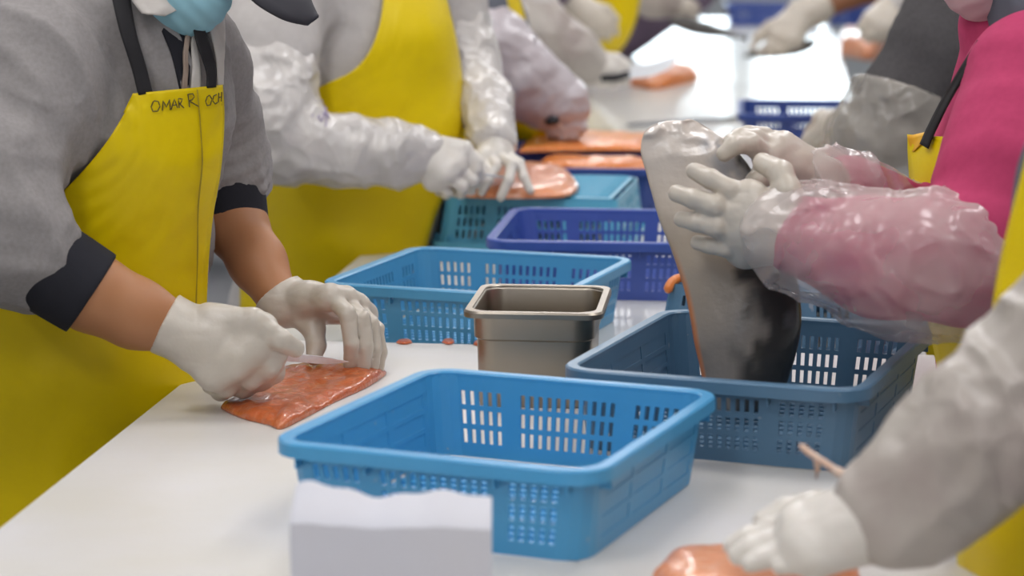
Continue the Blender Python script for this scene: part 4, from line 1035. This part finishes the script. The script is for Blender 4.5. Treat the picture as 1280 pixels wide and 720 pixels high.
# ================================================================== right row: pink worker holding the fish
def worker_pink():
    root = empty('person', (.82, 2.95, -.9), 'person in pink jersey with clear plastic sleeves holding up the salmon side', 'person', 'workers along the table')
    torso = chain([J(1335, 640, 3.02, .14), J(1325, 470, 3.0, .15), J(1312, 330, 2.98, .145), J(1302, 230, 2.96, .138), J(1325, 110, 2.96, .115)], .05)
    sh = [seg(G(1290, 110, 2.78), G(1320, 110, 3.12), .075, .07, .05)]
    hc = G(1262, -112, 2.90); fw = np.array([-.85, -.15, -.50]); up = np.array([-.35, 0, .93])
    Rs, Re, Rw = G(1296, 100, 2.74), G(1222, 318, 2.60), G(972, 288, 2.64)
    Ls, Le, Lw = G(1285, 110, 3.10), G(1190, 312, 2.95), G(1020, 225, 2.80)
    RF = [pts((936, 247, 2.645), (912, 237, 2.64), (889, 224, 2.65), (868, 214, 2.665)), pts((921, 268, 2.645), (893, 257, 2.635), (868, 249, 2.645), (846, 242, 2.66)),
          pts((921, 290, 2.65), (896, 283, 2.635), (872, 278, 2.645), (852, 274, 2.66)), pts((930, 312, 2.66), (908, 310, 2.645), (888, 307, 2.65), (872, 303, 2.66))]
    RT = pts((975, 272, 2.645), (984, 240, 2.632), (976, 216, 2.645), (954, 204, 2.675))
    LF = [pts((958, 196, 2.74), (938, 180, 2.715), (918, 182, 2.70), (906, 192, 2.70)), pts((966, 188, 2.76), (944, 174, 2.74), (926, 172, 2.72), (914, 178, 2.71)),
          pts((976, 184, 2.78), (956, 172, 2.77), (936, 168, 2.75), (922, 170, 2.735)), pts((984, 186, 2.80), (968, 174, 2.79), (952, 170, 2.78), (940, 170, 2.77))]
    LT = pts((994, 212, 2.78), (972, 210, 2.75), (955, 218, 2.73), (944, 226, 2.72))
    RH = hand_prims(G(962, 288, 2.645), .037, RF, RT, .0126, cuff=(G(986, 292, 2.64), .038), pk=.018, pr=.0180)
    LH = hand_prims(G(1012, 222, 2.80), .034, LF, LT, .0122, cuff=(G(1040, 236, 2.83), .036), pk=.014, pr=.0155)
    arms = lambda o: chain([(Rs, .062 + o), (Re, .054 + o), (Rw, .034 + o)], .03) + chain([(Ls, .06 + o), (Le, .05 + o), (Lw, .033 + o)], .03)
    sdf_mesh('body', torso[1:] + sh + [seg(G(1300, 100, 2.96), hc, .07, .06, .03)] + head_prims(hc, fw, up) + arms(-.006) + RH[:8] + LH[:8], .009, M['skin_b'], root, off=-.003)
    sdf_mesh('glove', RH, .0019, M['glove'], root, disp=glove_disp(13)); sdf_mesh('glove', LH, .0020, M['glove'], root, disp=glove_disp(15))
    d1 = cloth_disp(8, .004, 31, .002); d2 = fold_disp(nrm(Re - Rs), 12, .0028, 6, .001, 3)
    jr = torso + sh + chain([(Rs, .082), (G(1270, 205, 2.67), .082), (Re, .072)], .04) + chain([(G(1200, 328, 2.60), .072), (G(1100, 322, 2.612), .062), (G(1000, 297, 2.638), .042)], .03) + chain([(Ls, .07), (Le, .056), (G(1060, 240, 2.84), .042)], .03) + [seg(G(1290, 100, 2.94), G(1272, 40, 2.92), .10, .075, .03)]
    sdf_mesh('jersey', jr, .0055, M['pink'], root, disp=lambda P: d1(P) + d2(P))
    sd = cloth_disp(10, .005, 41, .009); sf = fold_disp(nrm(Rw - Re) + np.array([0, 0, .5]), 9, .005, 6, .001, 12)
    sdf_mesh('plastic_sleeve', chain([(G(1216, 318, 2.60), .066), (G(1182, 332, 2.595), .082), (G(1130, 334, 2.60), .078), (G(1070, 314, 2.615), .063), (G(1015, 300, 2.63), .056), (G(975, 290, 2.64), .045)], .03), .0038, M['film'], root, disp=lambda P: sd(P) + sf(P) * .8)
    sdf_mesh('plastic_sleeve', chain([(G(1150, 292, 2.92), .054), (G(1085, 258, 2.86), .050), (G(1040, 237, 2.83), .043), (G(1016, 226, 2.80), .040)], .03), .0042, M['film'], root, disp=sd)
    tp = torso + [seg(G(1335, 640, 3.02), G(1340, 1000, 3.05), .14, .15, .04)]
    o = drape('apron', [(1134, 168), (1136, 205), (1140, 260), (1148, 330), (1160, 400), (1172, 460), (1184, 540), (1205, 700), (1215, 1000)], [(1245, 175), (1300, 205), (1330, 260), (1340, 330), (1345, 400), (1345, 460), (1345, 540), (1345, 700), (1345, 1000)],
              tp, .016, (2.6, 3.1), M['yellow'], root, 26, 50, .0018, .006, 6, 16)
    drape('apron_strap', [(1150, 180), (1160, 158), (1184, 112), (1222, 50)], [(1160, 186), (1170, 162), (1194, 115), (1234, 54)], tp + sh, .024, (2.6, 3.1), M['black'], o, 5, 14, .002, 0)
    drape('apron_lining', [(1134, 170), (1137, 182), (1139, 190)], [(1162, 164), (1155, 176), (1142, 189)], tp, .019, (2.6, 3.1), M['yellow_back'], o, 6, 6, .001, 0)
    f_, u_ = nrm(fw), nrm(up - nrm(fw) * np.dot(up, nrm(fw))); r_ = np.cross(f_, u_); AX = np.array([r_, f_, u_]); A = lambda a, b, d: head_at(hc, fw, up, a, b, d)
    sdf_mesh('face_mask', [ell(A(0, .050, -.060), AX, (.064, .064, .066), .02), ell(A(0, .085, -.045), AX, (.034, .040, .045), .03)], .003, M['mask_p'], root,
             cut=lambda P: np.maximum((P - A(0, 0, -.005)) @ u_, -((P - A(0, .005, 0)) @ f_)), disp=lambda P: .0007 * np.sin(((P - hc) @ u_) * 300) + .003 * vnoise(P * 30))
    sdf_mesh('neck_gaiter', [seg(A(-.0, -.02, -.05), G(1304, 22, 2.82), .078, .066, .05)], .005, M['slate'], root, disp=cloth_disp(12, .004, 6), cut=lambda P: (P - A(0, .045, 0)) @ nrm(fw * np.array([1, 1, 0])))
    sdf_mesh('hood', [ell(A(0, -.03, .02), AX, (.090, .098, .112), .03), seg(A(0, -.04, -.04), G(1300, 25, 2.80), .080, .062, .05)], .005, M['slate'], root, cut=lambda P: (P - A(0, .03, 0)) @ f_, disp=cloth_disp(12, .004, 4))
    legs.dirn = -1; legs(root, G(1325, 480, 3.0), (0.12, 1, 0))
worker_pink()

# ================================================================== right row: charcoal worker
def worker_charcoal():
    root = empty('person', (1.05, 4.3, -.9), 'person in charcoal sweatshirt with a clear plastic sleeve, behind the pink worker', 'person', 'workers along the table')
    torso = chain([J(1265, 420, 4.40, .14), J(1255, 280, 4.38, .15), J(1235, 150, 4.36, .155), J(1225, 60, 4.36, .145), J(1220, -20, 4.36, .12)], .05)
    sh = [seg(G(1205, -5, 4.16), G(1235, -20, 4.55), .080, .08, .05)]
    hc = G(1190, -150, 4.3); fw = np.array([-.8, -.1, -.6]); up = np.array([-.5, 0, .85])
    Rs, Re, Rw = G(1205, 5, 4.15), G(1112, 160, 4.10), G(1056, 168, 4.62)
    F = [pts((1028, 150, 4.85), (1014, 162, 4.92), (1006, 178, 4.93), (1001, 190, 4.92)), pts((1034, 158, 4.84), (1022, 172, 4.90), (1016, 186, 4.91), (1012, 195, 4.90)), pts((1040, 164, 4.83), (1032, 178, 4.88), (1028, 190, 4.89)), pts((1048, 170, 4.82), (1042, 182, 4.86), (1040, 192, 4.87))]
    T = pts((1030, 160, 4.78), (1012, 174, 4.80), (1002, 188, 4.82))
    H = hand_prims(G(1056, 158, 4.72), .038, F, T, .0120, cuff=(G(1066, 160, 4.6), .042), pk=.02, pr=.019)
    sdf_mesh('body', torso[1:] + sh + [seg(G(1220, -30, 4.36), hc, .072, .06, .03)] + head_prims(hc, fw, up) + chain([(Rs, .06), (Re, .05), (Rw, .034)], .03) + H[:6], .012, M['skin_b'], root, off=-.003)
    sdf_mesh('glove', H, .003, M['glove'], root)
    d1 = cloth_disp(8, .006, 51, .004); d2 = fold_disp((1, .2, -.2), 9, .006, 6, .001, 13)
    sdf_mesh('sweatshirt', torso + sh + chain([(Rs, .086), (G(1176, 64, 4.12), .084), (G(1128, 132, 4.10), .076), (Re, .066), (G(1075, 168, 4.45), .052)], .04), .0065, M['darkgrey'], root, disp=lambda P: d1(P) + d2(P))
    sd = cloth_disp(9, .004, 61, .006); sf = fold_disp((.3, .2, 1), 9, .006, 6, .001, 22)
    sdf_mesh('plastic_sleeve', chain([(G(1126, 134, 4.09), .094), (G(1106, 170, 4.09), .086), (G(1090, 176, 4.28), .072), (G(1070, 168, 4.50), .056), (G(1060, 162, 4.64), .046)], .03), .0045, M['film_g'], root, disp=lambda P: .6 * sd(P) + .7 * sf(P), cut=lambda P: -((P - G(1118, 108, 4.09)) @ nrm(G(1100, 180, 4.09) - G(1128, 100, 4.11))))
    tp = torso + [seg(G(1265, 420, 4.40), G(1270, 800, 4.42), .14, .15, .04)]
    drape('apron', [(1150, 150), (1152, 200), (1160, 300), (1175, 450), (1180, 800)], [(1290, 150), (1320, 200), (1330, 300), (1340, 450), (1340, 800)], tp, .014, (4.0, 4.5), M['yellow'], root, 18, 30, .0018, .004, 6, 8)
    legs.dirn = -1; legs(root, G(1255, 290, 4.38), (0.12, 1, 0))
worker_charcoal()

# ================================================================== right foreground worker, cut off by the frame
def worker_front_right():
    root = empty('person', (.66, 2.1, -.9), 'blurred person at right edge with cloudy plastic sleeve and yellow apron, pressing a fillet', 'person', 'workers along the table')
    torso = chain([J(1430, 900, 2.16, .13), J(1398, 640, 2.15, .135), J(1428, 430, 2.13, .130), J(1458, 240, 2.12, .125), J(1490, 90, 2.12, .11)], .05)
    sh = [seg(G(1540, 60, 2.0), G(1500, 60, 2.28), .075, .07, .05)]
    hc = G(1480, -150, 2.05); fw = np.array([-.85, -.15, -.5]); up = np.array([-.35, 0, .93])
    Rs, Re, Rw = G(1540, 70, 1.97), G(1450, 340, 1.92), G(1110, 640, 1.95)
    F = [pts((1000, 655, 1.99), (962, 664, 2.0), (935, 672, 2.0), (915, 682, 2.0)), pts((1002, 668, 1.97), (965, 678, 1.98), (940, 686, 1.98), (922, 694, 1.98)), pts((1010, 682, 1.95), (978, 692, 1.96), (955, 698, 1.96), (938, 704, 1.96)), pts((1022, 694, 1.94), (995, 703, 1.945), (975, 708, 1.945))]
    T = pts((1075, 640, 1.99), (1020, 634, 2.01), (985, 640, 2.02), (955, 652, 2.02))
    H = hand_prims(G(1090, 648, 1.955), .038, F, T, .0112, cuff=(G(1140, 620, 1.95), .042), pk=.018, pr=.0165)
    sdf_mesh('body', torso[1:] + sh + [seg(G(1490, 80, 2.12), hc, .07, .06, .03)] + head_prims(hc, fw, up) + chain([(Rs, .06), (Re, .05), (Rw, .034)], .03) + H[:8], .010, M['skin_b'], root, off=-.003)
    sdf_mesh('glove', H, .0023, M['glove_w'], root, disp=glove_disp(23))
    sdf_mesh('shirt', torso + sh + chain([(Rs, .08), (Re, .060), (G(1240, 535, 1.93), .046)], .04), .008, M['slate'], root, disp=cloth_disp(8, .005, 71))
    sd = cloth_disp(9, .006, 81, .009); sf = fold_disp(nrm(Rw - Re), 8, .008, 6, .002, 32)
    sdf_mesh('plastic_sleeve', chain([(G(1420, 380, 1.92), .072), (G(1345, 450, 1.92), .070), (G(1270, 512, 1.93), .066), (G(1180, 588, 1.945), .056), (G(1110, 640, 1.95), .042)], .03), .0045, M['sleeve_f'], root, disp=lambda P: sd(P) + sf(P))
    tp = torso + [seg(G(1420, 900, 2.16), G(1425, 1300, 2.18), .13, .14, .04)]
    drape('apron', [(1292, 150), (1282, 200), (1266, 262), (1248, 340), (1236, 420), (1222, 500), (1208, 580), (1200, 650), (1198, 760), (1210, 1300)], [(1390, 130), (1400, 200), (1420, 262), (1430, 340), (1440, 420), (1440, 500), (1440, 580), (1440, 650), (1440, 760), (1440, 1300)],
          tp, .014, (1.8, 2.3), M['yellow'], root, 24, 50, .0018, .006, 6, 18)
    legs.dirn = -1; legs(root, G(1400, 640, 2.15), (0.12, 1, 0))
worker_front_right()
m = MB(); q = pts((1000, 556, 2.10), (1012, 566, 2.09), (1030, 578, 2.06), (1048, 590, 2.03), (1068, 600, 2.0))
m.tube(crom(np.array(q), 16), [.0018] + [.0034] * 10 + [.0045] * 5, 8); m.tube(pts((1018, 570, 2.08), (1022, 585, 2.08), (1020, 598, 2.08)), [.002, .003, .0015], 6)
tag(m.build('fish_trim', M['sinew'], None, True), 'thin pale strip of fish skin sticking up beside the blurred right glove', 'fish trim')

# ================================================================== far right workers
def worker_far_right(label, tx, y, glove, arm, bare, apron):
    root = empty('person', (G(tx, 60, y)[0], y, -.9), label, 'person', 'workers along the table')
    torso = chain([J(tx + 15, 300, y + .1, .15), J(tx, 120, y + .05, .155), J(tx - 25, 0, y, .15), J(tx - 30, -80, y, .12)], .06)
    hc = G(tx - 60, -170, y); fw = np.array([-.8, -.1, -.6]); up = np.array([-.5, 0, .85])
    P = [G(*a) for a in arm]
    H = hand_prims(P[-1], glove['rw'], [pts(*f) for f in glove['F']], pts(*glove['T']), glove['fr'], cuff=(P[-1] + (P[-2] - P[-1]) * .25, glove['rw'] * 1.05), pk=.022, pr=glove['pr'])
    ac = chain([(p, r) for p, r in zip(P, (.065, .052, .038))], .03)
    sdf_mesh('body', torso + ac + [seg(P[0], G(tx - 30, -70, y), .07, .10, .05), seg(G(tx - 30, -80, y), hc, .072, .06, .03)] + head_prims(hc, fw, up) + H[:6], .013, M['skin_b'], root, off=-.003)
    sdf_mesh('glove', H, .004, M['glove'], root)
    sdf_mesh('shirt', torso + [seg(P[0], G(tx - 30, -70, y), .08, .11, .05)] + ([] if bare else chain([(P[0], .08), (P[1], .068), (P[1] * .3 + P[2] * .7, .052)], .03)), .012, M['darkgrey'] if bare else M['shirt_w'], root, off=.004, disp=cloth_disp(8, .005, 3))
    tp = torso + [seg(G(tx + 15, 300, y + .1), G(tx + 20, 700, y + .1), .15, .15, .04)]
    drape('apron', [(tx - 70, -60), (tx - 72, 20), (tx - 60, 100), (tx - 50, 300), (tx - 45, 600)], [(tx + 30, -60), (tx + 50, 20), (tx + 60, 100), (tx + 70, 300), (tx + 70, 600)], tp, .016, (y - .4, y + .3), M['yellow'], root, 16, 30, .0018, .004, 6, 8)
    legs.dirn = -1; legs(root, G(tx, 130, y + .05), (0.12, 1, 0))
worker_far_right('far blurred person with bare brown forearm and grey glove pressing the dark fish', 1225, 8.4,
                 dict(rw=.055, fr=.015, pr=.030, F=[[(965, 40, 8.05), (950, 48, 8.03), (940, 60, 8.03)], [(975, 46, 8.03), (960, 56, 8.01), (950, 66, 8.02)], [(985, 48, 8.02), (972, 60, 8.0), (962, 68, 8.01)], [(994, 48, 8.02), (984, 60, 8.0), (976, 68, 8.01)]], T=[(985, 26, 8.05), (962, 32, 8.04), (945, 46, 8.03)]),
                 [(1150, -70, 8.25), (1090, -15, 8.15), (1000, 20, 8.08)], True, True)
worker_far_right('far blurred person with grey glove beside the pink salmon piece, behind the charcoal worker', 1195, 7.2,
                 dict(rw=.050, fr=.014, pr=.030, F=[[(1092, 26, 6.95), (1082, 36, 6.94), (1078, 46, 6.95)], [(1098, 32, 6.94), (1090, 42, 6.92), (1086, 50, 6.94)], [(1106, 34, 6.93), (1100, 44, 6.92), (1097, 50, 6.94)], [(1112, 34, 6.93), (1108, 44, 6.92), (1106, 49, 6.94)]], T=[(1104, 14, 6.96), (1086, 22, 6.95), (1076, 34, 6.94)]),
                 [(1160, -70, 7.05), (1150, -5, 6.98), (1112, 18, 6.97)], False, True)
# steel rod lying on the table
m = MB(); a = GZ(784, 156, -TL + .006); b = GZ(932, 147, -TL + .006)
m.tube([a, a * .98 + b * .02, a * .3 + b * .7, b], [.003, .006, .006, .006], 10)
tag(m.build('steel_rod', M['rack'], None, True), 'thin dark steel rod lying across the white table behind the raised fish', 'rod')
